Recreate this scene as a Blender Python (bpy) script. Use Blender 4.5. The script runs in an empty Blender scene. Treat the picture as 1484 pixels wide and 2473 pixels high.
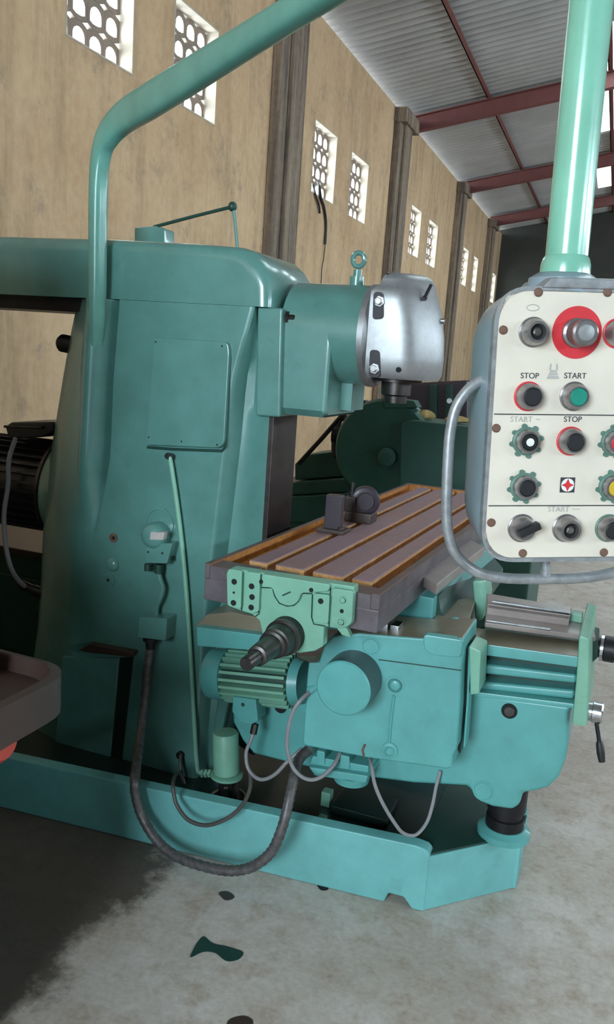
import bpy, bmesh, math, random
from mathutils import Vector, Matrix
random.seed(7)
R = math.radians
SC = bpy.context.scene
COL = SC.collection

# ------------------------------------------------------------------ camera
IW, IH, FPX = 1484.0, 2473.0, 2050.0
YAW, PITCH, ROLL, CAMZ = 20.8077, -10.7124, 4.0042, 1.5
_fw = Vector((-math.sin(R(YAW))*math.cos(R(PITCH)), math.cos(R(YAW))*math.cos(R(PITCH)), math.sin(R(PITCH))))
_rt = Vector((math.cos(R(YAW)), math.sin(R(YAW)), 0))
_up = _rt.cross(_fw)
_r2 = _rt*math.cos(R(ROLL)) + _up*math.sin(R(ROLL))
_u2 = _r2.cross(_fw)
EYE = Vector((0, 0, CAMZ))
cam_data = bpy.data.cameras.new('camera')
cam = bpy.data.objects.new('camera', cam_data); COL.objects.link(cam)
cam_data.sensor_fit = 'VERTICAL'; cam_data.sensor_height = 36; cam_data.lens = 36*FPX/IH
cam_data.clip_start = 0.02; cam_data.clip_end = 200
_m = Matrix((_r2, _u2, -_fw)).transposed().to_4x4(); _m.translation = EYE
cam.matrix_world = _m
SC.camera = cam

# ------------------------------------------------------------------ world, light, exposure
world = bpy.data.worlds.new('overcast_sky'); SC.world = world; world.use_nodes = True
_bg = world.node_tree.nodes['Background']
_bg.inputs['Color'].default_value = (0.74, 0.90, 1.0, 1); _bg.inputs['Strength'].default_value = 32.0
SC.view_settings.view_transform = 'Standard'; SC.view_settings.look = 'None'
SC.view_settings.gamma = 1.0; SC.view_settings.use_curve_mapping = False
SC.view_settings.exposure = 0.0

def portal(loc, rot, sx, sy):                      # sampling guides on the openings; they give no light of their own
    l = bpy.data.lights.new('daylight_portal', 'AREA'); l.shape = 'RECTANGLE'; l.size = sx; l.size_y = sy; l.cycles.is_portal = True
    o = bpy.data.objects.new('daylight_portal', l); COL.objects.link(o); T = Matrix.Rotation(R(1.68), 4, 'Z')
    o.matrix_world = T @ Matrix.Translation(loc) @ Matrix.Rotation(R(rot[1]), 4, rot[0])
portal((-1.05, -5.06, 2.6), ('X', 90), 2.3, 2.2)
portal((9.26, 10.1, 3.65), ('Y', 90), .7, 29.8)
portal((.95, 7.3, 6.2), ('Y', 0), 1.3, 6.2); portal((-.32, 14.4, 5.98), ('Y', 0), 1.25, 5.0); portal((-.32, 20.3, 5.98), ('Y', 0), 1.25, 2.8)

# ------------------------------------------------------------------ measuring: pixel -> point on a real plane
def ray(px, py):
    return _r2*((px-IW/2)/FPX) + _u2*(-(py-IH/2)/FPX) + _fw
def UP(px, py, p0, n):
    d = ray(px, py); return EYE + d*((Vector(p0)-EYE).dot(n)/d.dot(n))
def UY(px, py, y): return UP(px, py, (0, y, 0), Vector((0, 1, 0)))
def UX(px, py, x): return UP(px, py, (x, 0, 0), Vector((1, 0, 0)))
def UZ(px, py, z): return UP(px, py, (0, 0, z), Vector((0, 0, 1)))
def PY(pts, y): return [UY(a, b, y) for a, b in pts]

# ------------------------------------------------------------------ materials
def nt(name):
    m = bpy.data.materials.new(name); m.use_nodes = True
    t = m.node_tree; b = t.nodes['Principled BSDF']; return m, t, b
def tex_coord(t, scale=(1, 1, 1)):
    tc = t.nodes.new('ShaderNodeTexCoord'); mp = t.nodes.new('ShaderNodeMapping')
    mp.inputs['Scale'].default_value = scale; t.links.new(tc.outputs['Object'], mp.inputs['Vector']); return mp
def noise(t, vec, scale, detail=4, rough=.6):
    n = t.nodes.new('ShaderNodeTexNoise'); n.inputs['Scale'].default_value = scale
    n.inputs['Detail'].default_value = detail; n.inputs['Roughness'].default_value = rough
    t.links.new(vec.outputs[0], n.inputs['Vector']); return n
def ramp(t, src, stops):
    r = t.nodes.new('ShaderNodeValToRGB'); e = r.color_ramp.elements
    e[0].position, e[0].color = stops[0][0], (*stops[0][1], 1); e[1].position, e[1].color = stops[1][0], (*stops[1][1], 1)
    for p, c in stops[2:]:
        x = e.new(p); x.color = (*c, 1)
    t.links.new(src, r.inputs['Fac']); return r
def mix(t, fac, a, b, mode='MIX'):
    m = t.nodes.new('ShaderNodeMix'); m.data_type = 'RGBA'; m.blend_type = mode
    if isinstance(fac, (int, float)): m.inputs[0].default_value = fac
    else: t.links.new(fac, m.inputs[0])
    for s, k in ((a, 6), (b, 7)):
        if isinstance(s, tuple): m.inputs[k].default_value = (*s, 1)
        else: t.links.new(s, m.inputs[k])
    return m.outputs[2]
def bump(t, b, src, strength, dist=.01):
    u = t.nodes.new('ShaderNodeBump'); u.inputs['Strength'].default_value = strength; u.inputs['Distance'].default_value = dist
    t.links.new(src, u.inputs['Height']); t.links.new(u.outputs[0], b.inputs['Normal'])
def sc(c, k): return tuple(min(1, v*k) for v in c)

def painted(name, col, rough=.38, dirt=.25, metal=0.0, scale=9, coat=.25, dirtcol=None, orange=.06):
    m, t, b = nt(name); v = tex_coord(t)
    n1 = noise(t, v, scale, 5); n2 = noise(t, v, scale*7, 3); n3 = noise(t, v, scale*2.3, 6, .7)
    c = ramp(t, n1.outputs['Fac'], [(.3, sc(col, .86)), (.7, sc(col, 1.1))]).outputs[0]
    d = ramp(t, n3.outputs['Fac'], [(.60, (0, 0, 0)), (.78, (dirt,)*3)]).outputs[0]
    c = mix(t, d, c, dirtcol or sc(col, .35))
    t.links.new(c, b.inputs['Base Color'])
    b.inputs['Roughness'].default_value = rough; b.inputs['Metallic'].default_value = metal
    b.inputs['Coat Weight'].default_value = coat; b.inputs['Coat Roughness'].default_value = .12
    if orange: bump(t, b, n2.outputs['Fac'], orange, .004)
    return m
def metalm(name, col, rough=.35, metal=1.0, scale=30, vary=.3):
    m, t, b = nt(name); v = tex_coord(t); n = noise(t, v, scale, 4)
    c = ramp(t, n.outputs['Fac'], [(.3, sc(col, 1-vary)), (.7, sc(col, 1+vary))]).outputs[0]
    t.links.new(c, b.inputs['Base Color']); b.inputs['Metallic'].default_value = metal
    b.inputs['Roughness'].default_value = rough; return m
def plain(name, col, rough=.5, metal=0):
    m, t, b = nt(name); v = tex_coord(t); n = noise(t, v, 40, 3)
    c = ramp(t, n.outputs['Fac'], [(.3, sc(col, .9)), (.7, sc(col, 1.08))]).outputs[0]
    t.links.new(c, b.inputs['Base Color'])
    b.inputs['Roughness'].default_value = rough; b.inputs['Metallic'].default_value = metal; return m

GREEN = (.100, .248, .220)
M = {}
M['green'] = painted('dimmed_green_paint', GREEN, .34, .3, coat=.7)  # same paint as the knee, darkened for the dimmer column
M['green2'] = painted('knee_green_paint', (.108, .37, .355), .42, .25, coat=.15)
M['lgreen'] = painted('pale_green_paint', (.20, .43, .31), .45, .35, dirtcol=(.12, .13, .06), coat=.1)
M['arm'] = painted('arm_green_paint', (.12, .32, .265), .35, .12)
M['pole'] = painted('pole_green_paint', (.22, .52, .39), .25, .08, coat=.6)
M['dgreen'] = painted('shade_dark_green', (.012, .05, .038), .5, .4, coat=.05)
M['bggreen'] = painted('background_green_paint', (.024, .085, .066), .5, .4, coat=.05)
M['basegreen'] = painted('base_green_paint', (.165, .46, .45), .42, .3, coat=.15)
M['oil'] = painted('oily_green_tray', (.007, .02, .016), .35, .6, dirtcol=(.004, .006, .005), scale=14, coat=.1)
M['slide'] = painted('oily_slide_brown', (.22, .185, .125), .35, .6, dirtcol=(.08, .09, .05), scale=14)
M['guard'] = painted('worn_guard_plate', (.30, .245, .225), .35, .9, dirtcol=(.17, .06, .05), scale=12, coat=.1)
M['steel'] = metalm('dark_steel', (.085, .075, .072), .38, .9, 20)
M['dsteel'] = metalm('black_steel', (.022, .020, .023), .45, .5, 20)
M['bright'] = metalm('bright_steel', (.55, .55, .56), .22)
M['ways'] = metalm('slideway_steel', (.055, .043, .040), .4, .8, 12, .4)
M['silver'] = metalm('silver_paint', (.36, .362, .37), .45, .75, 60, .08)
M['iron'] = metalm('grey_iron', (.13, .115, .125), .5, .6, 18, .35)
M['black'] = plain('black_rubber', (.012, .012, .014), .5)
M['void'] = plain('dark_hole', (.004, .006, .006), .8)
M['motor'] = painted('black_motor_paint', (.016, .016, .024), .4, .3, coat=.1)
M['hose'] = metalm('ribbed_hose', (.12, .11, .11), .45, .35, 60, .4)
M['rimshade'] = painted('shaded_rim', (.055, .085, .085), .45, .3)  # dark colour stands in for shade on the drum cover's side
M['cable'] = plain('grey_cable', (.26, .25, .26), .45)
M['cabled'] = plain('dark_cable', (.07, .065, .06), .5)
M['grey'] = painted('grey_box_paint', (.26, .33, .38), .4, .15, scale=7)
M['tube'] = metalm('grey_tube', (.34, .35, .36), .4, .45, 60, .25)
M['cream'] = painted('cream_plate', (.76, .68, .575), .32, .12, dirtcol=(.50, .40, .25), scale=5, coat=.3, orange=.0)
M['bezel'] = metalm('bezel_metal', (.32, .30, .30), .3, .8, 60, .25)
M['redp'] = plain('red_plastic', (.62, .035, .045), .4)
M['greenp'] = plain('green_plastic', (.015, .24, .17), .35)
M['greend'] = plain('green_ring', (.10, .19, .15), .45)
M['yellowp'] = plain('yellow_plastic', (.62, .42, .03), .35)
M['white'] = plain('white_print', (.78, .77, .74), .5)
M['ink'] = plain('black_print', (.035, .035, .04), .6)
M['inkpale'] = plain('faded_print', (.42, .41, .38), .6)
M['rustdot'] = plain('rusty_screw', (.16, .085, .06), .7)
M['label'] = plain('label_plate', (.50, .44, .42), .4)
M['rag'] = painted('yellowed_rag', (.42, .30, .12), .9, .6, dirtcol=(.10, .05, .02), coat=0)
M['brown'] = painted('brown_oily_iron', (.045, .024, .019), .42, .6, dirtcol=(.02, .012, .012), coat=.1)
M['red'] = painted('red_paint', (.45, .05, .03), .4, .2)
M['purple'] = painted('plum_iron', (.035, .022, .032), .45, .4, coat=.1)
M['redox'] = painted('red_oxide_steel', (.17, .05, .045), .6, .4, dirtcol=(.12, .06, .05), coat=0)

def rust_mat(name, base, rust, lo, hi, stretch=(1, 1, 1), rough=.45, metal=.3, scale=10):
    m, t, b = nt(name); v = tex_coord(t, stretch)
    n1 = noise(t, v, scale, 6, .65); n2 = noise(t, v, scale*6, 4)
    f = ramp(t, n1.outputs['Fac'], [(lo, (0, 0, 0)), (hi, (1, 1, 1))]).outputs[0]
    r2 = ramp(t, n2.outputs['Fac'], [(.3, sc(rust, .6)), (.7, sc(rust, 1.25))]).outputs[0]
    c = mix(t, f, base, r2); t.links.new(c, b.inputs['Base Color'])
    b.inputs['Roughness'].default_value = rough; b.inputs['Metallic'].default_value = metal
    bump(t, b, n2.outputs['Fac'], .15, .003); return m
M['rustlit'] = rust_mat('lit_strip_rust', (.50, .25, .09), (.62, .33, .13), .35, .6, (1, .6, 1), .6, .0)  # brighter rust: light on the strip ends put into the colour
M['tabletop'] = rust_mat('table_strip_iron', (.26, .165, .19), (.33, .17, .14), .42, .85, (1, .4, 1), .5, .05)
M['rust'] = rust_mat('orange_rust', (.36, .13, .022), (.50, .21, .04), .35, .6, (1, .6, 1), .6, .1)
M['rim'] = rust_mat('table_rim_iron', (.12, .078, .07), (.24, .09, .035), .5, .85, (1, 1, 1), .5, .1)
M['tableend'] = rust_mat('table_end_iron', (.16, .13, .145), (.07, .05, .05), .4, .8)

def wall_mat():
    m, t, b = nt('stained_plaster'); v = tex_coord(t); vs = tex_coord(t, (1, 1, .16))
    n1 = noise(t, v, .9, 6, .65); n2 = noise(t, vs, 3.2, 6, .7); n3 = noise(t, v, 14, 5); n4 = noise(t, v, 2.6, 8, .75)
    c = ramp(t, n1.outputs['Fac'], [(.25, (.53, .32, .17)), (.75, (.76, .53, .325))]).outputs[0]
    c = mix(t, ramp(t, n2.outputs['Fac'], [(.48, (0,)*3), (.70, (.85,)*3)]).outputs[0], c, (.38, .25, .14))
    c = mix(t, ramp(t, n4.outputs['Fac'], [(.54, (0,)*3), (.70, (.75,)*3)]).outputs[0], c, (.27, .20, .15))
    c = mix(t, .25, c, ramp(t, n3.outputs['Fac'], [(.3, (.2, .13, .06)), (.7, (.5, .38, .24))]).outputs[0])
    t.links.new(c, b.inputs['Base Color']); b.inputs['Roughness'].default_value = .9
    bump(t, b, n3.outputs['Fac'], .35, .01); return m
M['wall'] = wall_mat()
def pil_mat():
    m, t, b = nt('sooty_pilaster'); vs = tex_coord(t, (1, 1, .05)); v = tex_coord(t)
    n2 = noise(t, vs, 9, 5, .7); n3 = noise(t, v, 12, 5)
    c = ramp(t, n2.outputs['Fac'], [(.38, (.075, .06, .055)), (.62, (.33, .24, .165))]).outputs[0]
    c = mix(t, .25, c, ramp(t, n3.outputs['Fac'], [(.3, (.1, .08, .06)), (.7, (.36, .27, .19))]).outputs[0])
    t.links.new(c, b.inputs['Base Color']); b.inputs['Roughness'].default_value = .9
    bump(t, b, n3.outputs['Fac'], .3, .01); return m
M['pilaster'] = pil_mat()
M['farwall'] = painted('dark_end_wall', (.05, .05, .042), .9, .5, coat=0, scale=2)
M['dimwall'] = painted('dim_wall_plaster', (.13, .10, .075), .9, .4, coat=0, scale=2)  # darkens the unseen right and rear walls to cut bounced light
M['jamb'] = painted('pale_reveal', (.48, .41, .33), .9, .2, coat=0)
M['block'] = painted('breeze_block', (.26, .20, .16), .9, .3, coat=0)
def floor_mat():
    m, t, b = nt('worn_concrete'); v = tex_coord(t); vs = tex_coord(t, (1, .35, 1))
    n1 = noise(t, v, 1.7, 7, .7); n2 = noise(t, v, 11, 7, .7); n3 = noise(t, v, 60, 4); n4 = noise(t, vs, 5, 8, .75)
    c = ramp(t, n1.outputs['Fac'], [(.3, (.40, .30, .22)), (.62, (.68, .60, .54))]).outputs[0]
    c = mix(t, ramp(t, n2.outputs['Fac'], [(.48, (0,)*3), (.66, (.8,)*3)]).outputs[0], c, (.38, .27, .18))
    c = mix(t, ramp(t, n4.outputs['Fac'], [(.58, (0,)*3), (.72, (.75,)*3)]).outputs[0], c, (.74, .69, .65))
    c = mix(t, .3, c, ramp(t, n3.outputs['Fac'], [(.3, (.22, .19, .17)), (.7, (.60, .56, .53))]).outputs[0])
    # oil stain and painted-in shadow as one dark patch, ragged edge
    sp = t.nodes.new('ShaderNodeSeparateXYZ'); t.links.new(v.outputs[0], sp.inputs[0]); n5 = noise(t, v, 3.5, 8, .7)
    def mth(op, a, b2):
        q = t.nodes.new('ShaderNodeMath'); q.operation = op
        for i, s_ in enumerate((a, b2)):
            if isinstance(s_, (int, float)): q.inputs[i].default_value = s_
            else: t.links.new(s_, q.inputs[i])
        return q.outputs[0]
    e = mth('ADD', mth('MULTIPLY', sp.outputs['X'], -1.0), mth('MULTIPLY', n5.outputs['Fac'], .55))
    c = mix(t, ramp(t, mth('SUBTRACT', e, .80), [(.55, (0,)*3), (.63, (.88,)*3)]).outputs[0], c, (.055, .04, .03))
    t.links.new(c, b.inputs['Base Color'])
    t.links.new(ramp(t, n2.outputs['Fac'], [(.3, (.4,)*3), (.7, (.7,)*3)]).outputs[0], b.inputs['Roughness'])
    bump(t, b, n2.outputs['Fac'], .25, .006); return m
M['floor'] = floor_mat()
M['roof'] = painted('corrugated_sheet', (.40, .39, .38), .5, .4, metal=.15, scale=1.5, coat=0, dirtcol=(.15, .13, .12))
def sky_sheet():
    m, t, b = nt('translucent_sheet'); tr = t.nodes.new('ShaderNodeBsdfTranslucent'); tr.inputs[0].default_value = (.30, .30, .28, 1)
    t.links.new(tr.outputs[0], t.nodes['Material Output'].inputs['Surface']); return m
M['skylight'] = sky_sheet()

# ------------------------------------------------------------------ mesh building
class MB:
    def __init__(s): s.v, s.f, s.mi = [], [], []
    def face_add(s, vs, fs, mi=0):
        o = len(s.v); s.v += [tuple(p) for p in vs]; s.f += [[i+o for i in f] for f in fs]; s.mi += [mi]*len(fs); return s
    def prism(s, pts, vec, mi=0):
        vec = Vector(vec); n = len(pts); a = [Vector(p) for p in pts]; b = [p+vec for p in a]
        fs = [list(range(n)), list(range(2*n-1, n-1, -1))] + [[i, i+n, (i+1) % n+n, (i+1) % n] for i in range(n)]
        return s.face_add(a+b, fs, mi)
    def box(s, x0, x1, y0, y1, z0, z1, mi=0):
        return s.prism([(x0, y0, z0), (x1, y0, z0), (x1, y0, z1), (x0, y0, z1)], (0, y1-y0, 0), mi)
    def lathe(s, p0, axis, prof, n=24, mi=0):
        """prof: (distance along axis, radius) from start to end; capped."""
        p0 = Vector(p0); ax = Vector(axis).normalized(); u = ax.orthogonal().normalized(); w = ax.cross(u)
        vs, fs = [], []
        for d, r in prof:
            for k in range(n):
                a = 2*math.pi*k/n; vs.append(p0+ax*d+(u*math.cos(a)+w*math.sin(a))*r)
        for i in range(len(prof)-1):
            for k in range(n): fs.append([i*n+k, i*n+(k+1) % n, (i+1)*n+(k+1) % n, (i+1)*n+k])
        fs.append(list(range(n))[::-1]); fs.append([(len(prof)-1)*n+k for k in range(n)])
        return s.face_add(vs, fs, mi)
    def cyl(s, p0, p1, r0, r1=None, n=24, mi=0):
        p0, p1 = Vector(p0), Vector(p1); d = (p1-p0)
        return s.lathe(p0, d, [(0, r0), (d.length, r0 if r1 is None else r1)], n, mi)
    def tube(s, path, rad, n=12, flat=None, mi=0, closed=False):
        """rad: number or list; flat: (up vector, ratio) squashes the section across up."""
        P = [Vector(p) for p in path]; k = len(P)
        if not isinstance(rad, (list, tuple)): rad = [rad]*k
        vs, fs = [], []; prev = None
        for i in range(k):
            if closed: t = (P[(i+1) % k]-P[i-1]).normalized()
            else: t = (P[min(i+1, k-1)]-P[max(i-1, 0)]).normalized()
            if flat: u = (flat[0]-t*flat[0].dot(t)).normalized()
            else:
                u = (prev-t*prev.dot(t)) if prev is not None else t.orthogonal()
                u.normalize()
            prev = u; w = t.cross(u)
            for j in range(n):
                a = 2*math.pi*j/n; rr = rad[i]; q = rr*(flat[1] if flat else 1)
                vs.append(P[i]+u*math.cos(a)*rr+w*math.sin(a)*q)
        for i in range(k if closed else k-1):
            for j in range(n):
                i2 = (i+1) % k
                fs.append([i*n+j, i*n+(j+1) % n, i2*n+(j+1) % n, i2*n+j])
        if not closed: fs += [list(range(n))[::-1], [(k-1)*n+j for j in range(n)]]
        return s.face_add(vs, fs, mi)
    def loft(s, secs, cap=True, mi=0):
        n = len(secs[0]); vs = [p for q in secs for p in q]; fs = []
        for i in range(len(secs)-1):
            for j in range(n): fs.append([i*n+j, i*n+(j+1) % n, (i+1)*n+(j+1) % n, (i+1)*n+j])
        if cap: fs += [list(range(n))[::-1], [(len(secs)-1)*n+j for j in range(n)]]
        return s.face_add(vs, fs, mi)
    def obj(s, name, mat, parent=None, bev=0, seg=2, smooth=35, label=None, kind=None, xf=None, recalc=True):
        me = bpy.data.meshes.new(name)
        vs = [xf @ Vector(p) for p in s.v] if xf else s.v
        me.from_pydata([tuple(p) for p in vs], [], s.f)
        mats = mat if isinstance(mat, list) else [mat]
        for q in mats: me.materials.append(M[q])
        for p, mi in zip(me.polygons, s.mi): p.material_index = mi
        bm = bmesh.new(); bm.from_mesh(me)
        if recalc: bmesh.ops.recalc_face_normals(bm, faces=bm.faces)
        if bev:
            ed = [e for e in bm.edges if len(e.link_faces) == 2 and e.calc_face_angle(0) > R(38)]
            bmesh.ops.bevel(bm, geom=ed, offset=bev, segments=seg, affect='EDGES', profile=.5, clamp_overlap=True)
        bm.to_mesh(me); bm.free()
        if smooth:
            me.shade_smooth(); me.set_sharp_from_angle(angle=R(smooth))
        o = bpy.data.objects.new(name, me); COL.objects.link(o)
        if smooth and bev:
            wn = o.modifiers.new('weighted_normals', 'WEIGHTED_NORMAL'); wn.keep_sharp = True; wn.weight = 80
        if parent is not None:
            o.parent = parent
            if parent.type == 'EMPTY': o.matrix_parent_inverse = parent.matrix_basis.inverted()
        if label: o['label'] = label
        if kind: o['kind'] = kind
        return o

def catmull(pts, n=8):
    P = [Vector(p) for p in pts]; out = []
    for i in range(len(P)-1):
        a, b, c, d = P[max(i-1, 0)], P[i], P[i+1], P[min(i+2, len(P)-1)]
        for k in range(n):
            t = k/n
            out.append(.5*((2*b)+(c-a)*t+(2*a-5*b+4*c-d)*t*t+(3*b-a-3*c+d)*t**3))
    return out+[P[-1]]
def tag(o, label, cat, group=None):
    o['label'] = label; o['category'] = cat
    if group: o['group'] = group
    return o
def thing(name, label, cat, loc, group=None):
    o = bpy.data.objects.new(name, None); COL.objects.link(o); o.location = loc; o.empty_display_size = .1
    bpy.context.view_layer.update()
    return tag(o, label, cat, group)
def round_poly(pts, r, n=5):
    """rounded corners on a 2D/3D polygon given as Vectors in one plane"""
    P = [Vector(p) for p in pts]; out = []; k = len(P)
    rr = r if isinstance(r, (list, tuple)) else [r]*k
    for i in range(k):
        a, b, c = P[i-1], P[i], P[(i+1) % k]
        q = min(rr[i], (a-b).length*.45, (c-b).length*.45)
        if q <= 1e-6: out.append(b); continue
        s, e = b+(a-b).normalized()*q, b+(c-b).normalized()*q
        for j in range(n+1):
            t = j/n; out.append(s*(1-t)**2+b*2*t*(1-t)+e*t*t)
    return out
def interp(tab, z):
    tab = sorted(tab)
    if z <= tab[0][0]: return tab[0][1]
    for (z0, x0), (z1, x1) in zip(tab, tab[1:]):
        if z <= z1: return x0+(x1-x0)*(z-z0)/(z1-z0)
    return tab[-1][1]

# ================================================================== THE HALL (room frame turned 1.68 deg)
RA = R(1.68)
ROOM = Matrix.Rotation(RA, 4, 'Z')
XW, ZE, SL = -3.5, 5.05, .195
def roofz(x): return ZE+SL*(x-XW)
def struct(mb, name, mat, parent=None, **k):
    o = mb.obj(name, mat, parent, xf=ROOM if parent is None or True else None, **k)
    if parent is None: o['kind'] = 'structure'
    return o
YB, YF, XR = -4.8, 25.0, 9.0
struct(MB().box(XW-.5, XR+.5, YB-.5, YF+.5, -.2, 0), 'floor', 'floor', smooth=0)

# left wall with window openings
WINS = [(4.86, 5.65, 3.33, 4.09), (6.22, 6.98, 3.33, 4.08), (9.44, 10.25, 3.26, 4.04), (10.84, 11.64, 3.24, 4.02), (14.23, 15.0, 3.2, 3.98),
        (15.63, 16.45, 3.19, 3.97), (19.29, 20.0, 3.18, 3.98), (20.77, 21.43, 3.17, 3.97), (24.0, 24.7, 3.15, 3.93)]
WT = .26
w = MB(); ys = [YB]
w.box(XW-WT, XW, YB, YF, 0, 3.10); w.box(XW-WT, XW, YB, YF, 4.14, ZE+.02)
edge = YB
for (a, b, c, d) in WINS:
    w.box(XW-WT, XW, edge, a, 3.10, 4.14)
    w.box(XW-WT, XW, a, b, 3.10, c); w.box(XW-WT, XW, a, b, d, 4.14)
    edge = b
w.box(XW-WT, XW, edge, YF, 3.10, 4.14)
struct(w, 'wall_left', 'wall', smooth=0)
# breeze-block windows: a reveal frame and 4 x 4 arched blocks each
def arch_block(x, y0, y1, z0, z1, t):
    """one breeze block: square tile with an arched hole, thickness t along x"""
    wy, hz = y1-y0, z1-z0; mgy, mgz = wy*.15, hz*.19
    outer, inner = [], []
    a0, a1, b0, b1 = y0+mgy, y1-mgy, z0+mgz, z1-mgz
    n = 14
    for k in range(n):
        a = 2*math.pi*k/n-math.pi/2-math.pi/n*0
        cy, sz = math.cos(a), math.sin(a)
        if sz < 0:                                   # lower half squarish
            m = max(abs(cy), abs(sz)); iy, iz = cy/m, sz/m
        else: iy, iz = cy, sz
        inner.append(((a0+a1)/2+iy*(a1-a0)/2, (b0+b1)/2+iz*(b1-b0)/2))
        m = max(abs(cy), abs(sz)); outer.append(((y0+y1)/2+cy/m*wy/2, (z0+z1)/2+sz/m*hz/2))
    vs = []; fs = []
    for xx in (x, x-t):
        vs += [(xx, p[0], p[1]) for p in outer]+[(xx, p[0], p[1]) for p in inner]
    for k in range(n):
        j = (k+1) % n
        fs += [[k, j, n+j, n+k], [2*n+k, 3*n+k, 3*n+j, 2*n+j], [n+k, n+j, 3*n+j, 3*n+k], [k, 2*n+k, 2*n+j, j]]
    m = MB(); m.face_add(vs, fs); return m
for i, (a, b, c, d) in enumerate(WINS):
    fr = MB(); t = .012
    fr.box(XW-WT+.005, XW+.004, a, a+t, c, d); fr.box(XW-WT+.005, XW+.004, b-t, b, c, d)
    fr.box(XW-WT+.005, XW+.004, a+t, b-t, c, c+t); fr.box(XW-WT+.005, XW+.004, a+t, b-t, d-t, d)
    f = struct(fr, 'window_%d' % (i+1), 'jamb', smooth=0)
    nc = 4
    for p in range(nc):
        for q in range(4):
            y0 = a+t+(b-a-2*t)*p/nc; y1 = a+t+(b-a-2*t)*(p+1)/nc; z0 = c+t+(d-c-2*t)*q/4; z1 = c+t+(d-c-2*t)*(q+1)/4
            struct(arch_block(XW-.11, y0+.001, y1-.001, z0+.001, z1-.001, .035), 'breeze_block', 'block', f, smooth=0)
# pilasters
for i, (a, b) in enumerate([(-1.3, -.6), (3.2, 3.95), (8.15, 8.85), (12.75, 13.5), (17.9, 18.6), (22.3, 23.0)]):
    m = MB(); m.box(XW, XW+.10, a, b, 0, ZE); m.box(XW+.10, XW+.15, a+.2, b-.2, 0, ZE-.02); m.box(XW+.0, XW+.2, a-.03, b+.03, ZE-.2, ZE)
    struct(m, 'trim_%d' % (i+1), 'pilaster', bev=.01, seg=1)
# roof: corrugated sheets in two slopes, rafters, purlins, skylights
XRIDGE = 2.75
def roof_half(x0, x1, y0, y1, name, mat, parent=None, lift=0):
    m = MB(); pitch, amp, n = .178, .05, 8; cnt = int(round((y1-y0)/pitch*n)); vs = []; fs = []
    for k in range(cnt+1):
        y = y0+(y1-y0)*k/cnt; dz = amp*math.sin(2*math.pi*(y/pitch))+lift
        for x in (x0, x1):
            z = roofz(x) if x <= XRIDGE else roofz(XRIDGE)-SL*(x-XRIDGE)
            vs.append((x, y, z+.16+dz))
    for k in range(cnt): fs.append([2*k, 2*k+1, 2*k+3, 2*k+2])
    m.face_add(vs, fs); return struct(m, name, mat, parent, smooth=60, recalc=False)
sk = [(-.95, .3, 11.9, 16.9), (-.95, .3, 18.9, 21.7)]
ceil = roof_half(XW-.4, -.95, YB-.4, YF+.3, 'ceiling', 'roof')
for a, b, nm, mt in ((YB-.4, 4.2, 'roof_sheet', 'roof'), (4.2, 10.4, 'skylight_sheet', 'skylight'), (10.4, YF+.3, 'roof_sheet', 'roof')): roof_half(.3, 1.6, a, b, nm, mt, ceil)  # skylight strip out of view, added to brighten floor and left wall
roof_half(1.6, XRIDGE, YB-.4, YF+.3, 'roof_sheet', 'roof', ceil)
roof_half(XRIDGE, XR+.5, YB-.4, YF+.3, 'roof_sheet', 'roof', ceil)
for a, b in ((YB-.4, 11.9), (16.9, 18.9), (21.7, YF+.3)): roof_half(-.95, .3, a, b, 'roof_sheet', 'roof', ceil)
for (x0, x1, a, b) in sk: roof_half(x0, x1, a, b, 'skylight_sheet', 'skylight', ceil)
for y in (-1.0, 3.6, 8.5, 13.62, 18.4, 22.6):
    for (xa, xb) in ((XW+.02, XRIDGE), (XRIDGE, XR)):
        m = MB(); za = roofz(xa); zb = roofz(xb) if xb <= XRIDGE else roofz(XRIDGE)-SL*(XR-XRIDGE)
        m.prism([(xa, y-.06, za-.16), (xb, y-.06, zb-.16), (xb, y-.06, zb+.06), (xa, y-.06, za+.06)], (0, .012, 0))
        for q in (-.17, .05): m.prism([(xa, y-.12, za+q), (xb, y-.12, zb+q), (xb, y-.12, zb+q+.014), (xa, y-.12, za+q+.014)], (0, .13, 0))
        struct(m, 'rafter', 'redox', ceil, smooth=0)
for x in (-2.28, -.62, 1.1, 2.6, 4.4, 6.2):
    m = MB(); z = (roofz(x) if x <= XRIDGE else roofz(XRIDGE)-SL*(x-XRIDGE))+.06
    m.box(x-.035, x-.02, YB, YF, z, z+.11); m.box(x-.035, x+.03, YB, YF, z, z+.012)
    struct(m, 'purlin', 'redox', ceil, smooth=0)
# far, right and rear walls (the rear one has the wide doorway the light comes from)
m = MB(); m.prism([(XW-.2, YF, 0), (XR, YF, 0), (XR, YF, roofz(XRIDGE)-SL*(XR-XRIDGE)+.1), (XRIDGE, YF, roofz(XRIDGE)+.1), (XW-.2, YF, roofz(XW)+.1)], (0, .25, 0))
struct(m, 'wall_far', 'farwall', smooth=0)
m = MB(); zr = roofz(XRIDGE)-SL*(XR-XRIDGE)
m.box(XR, XR+.25, YB, YF, 0, 3.3); m.box(XR, XR+.25, YB, YF, 4.0, zr+.1)
for k in range(8): m.box(XR, XR+.25, YB+k*4.6, YB+k*4.6+1.1, 3.3, 4.0)
struct(m, 'wall_right', 'dimwall', smooth=0)
m = MB(); m.box(XW-.2, XR+.2, YB-.25, YB, 0, 1.5); m.box(XW-.2, XR+.2, YB-.25, YB, 3.7, 5.2)
for a, b in ((XW-.2, -2.2), (.1, XR+.2)): m.box(a, b, YB-.25, YB, 1.5, 3.7)
m.prism([(XW-.2, YB-.25, 5.2), (XR, YB-.25, 5.2), (XRIDGE, YB-.25, roofz(XRIDGE)+.1)], (0, .25, 0))
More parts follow.
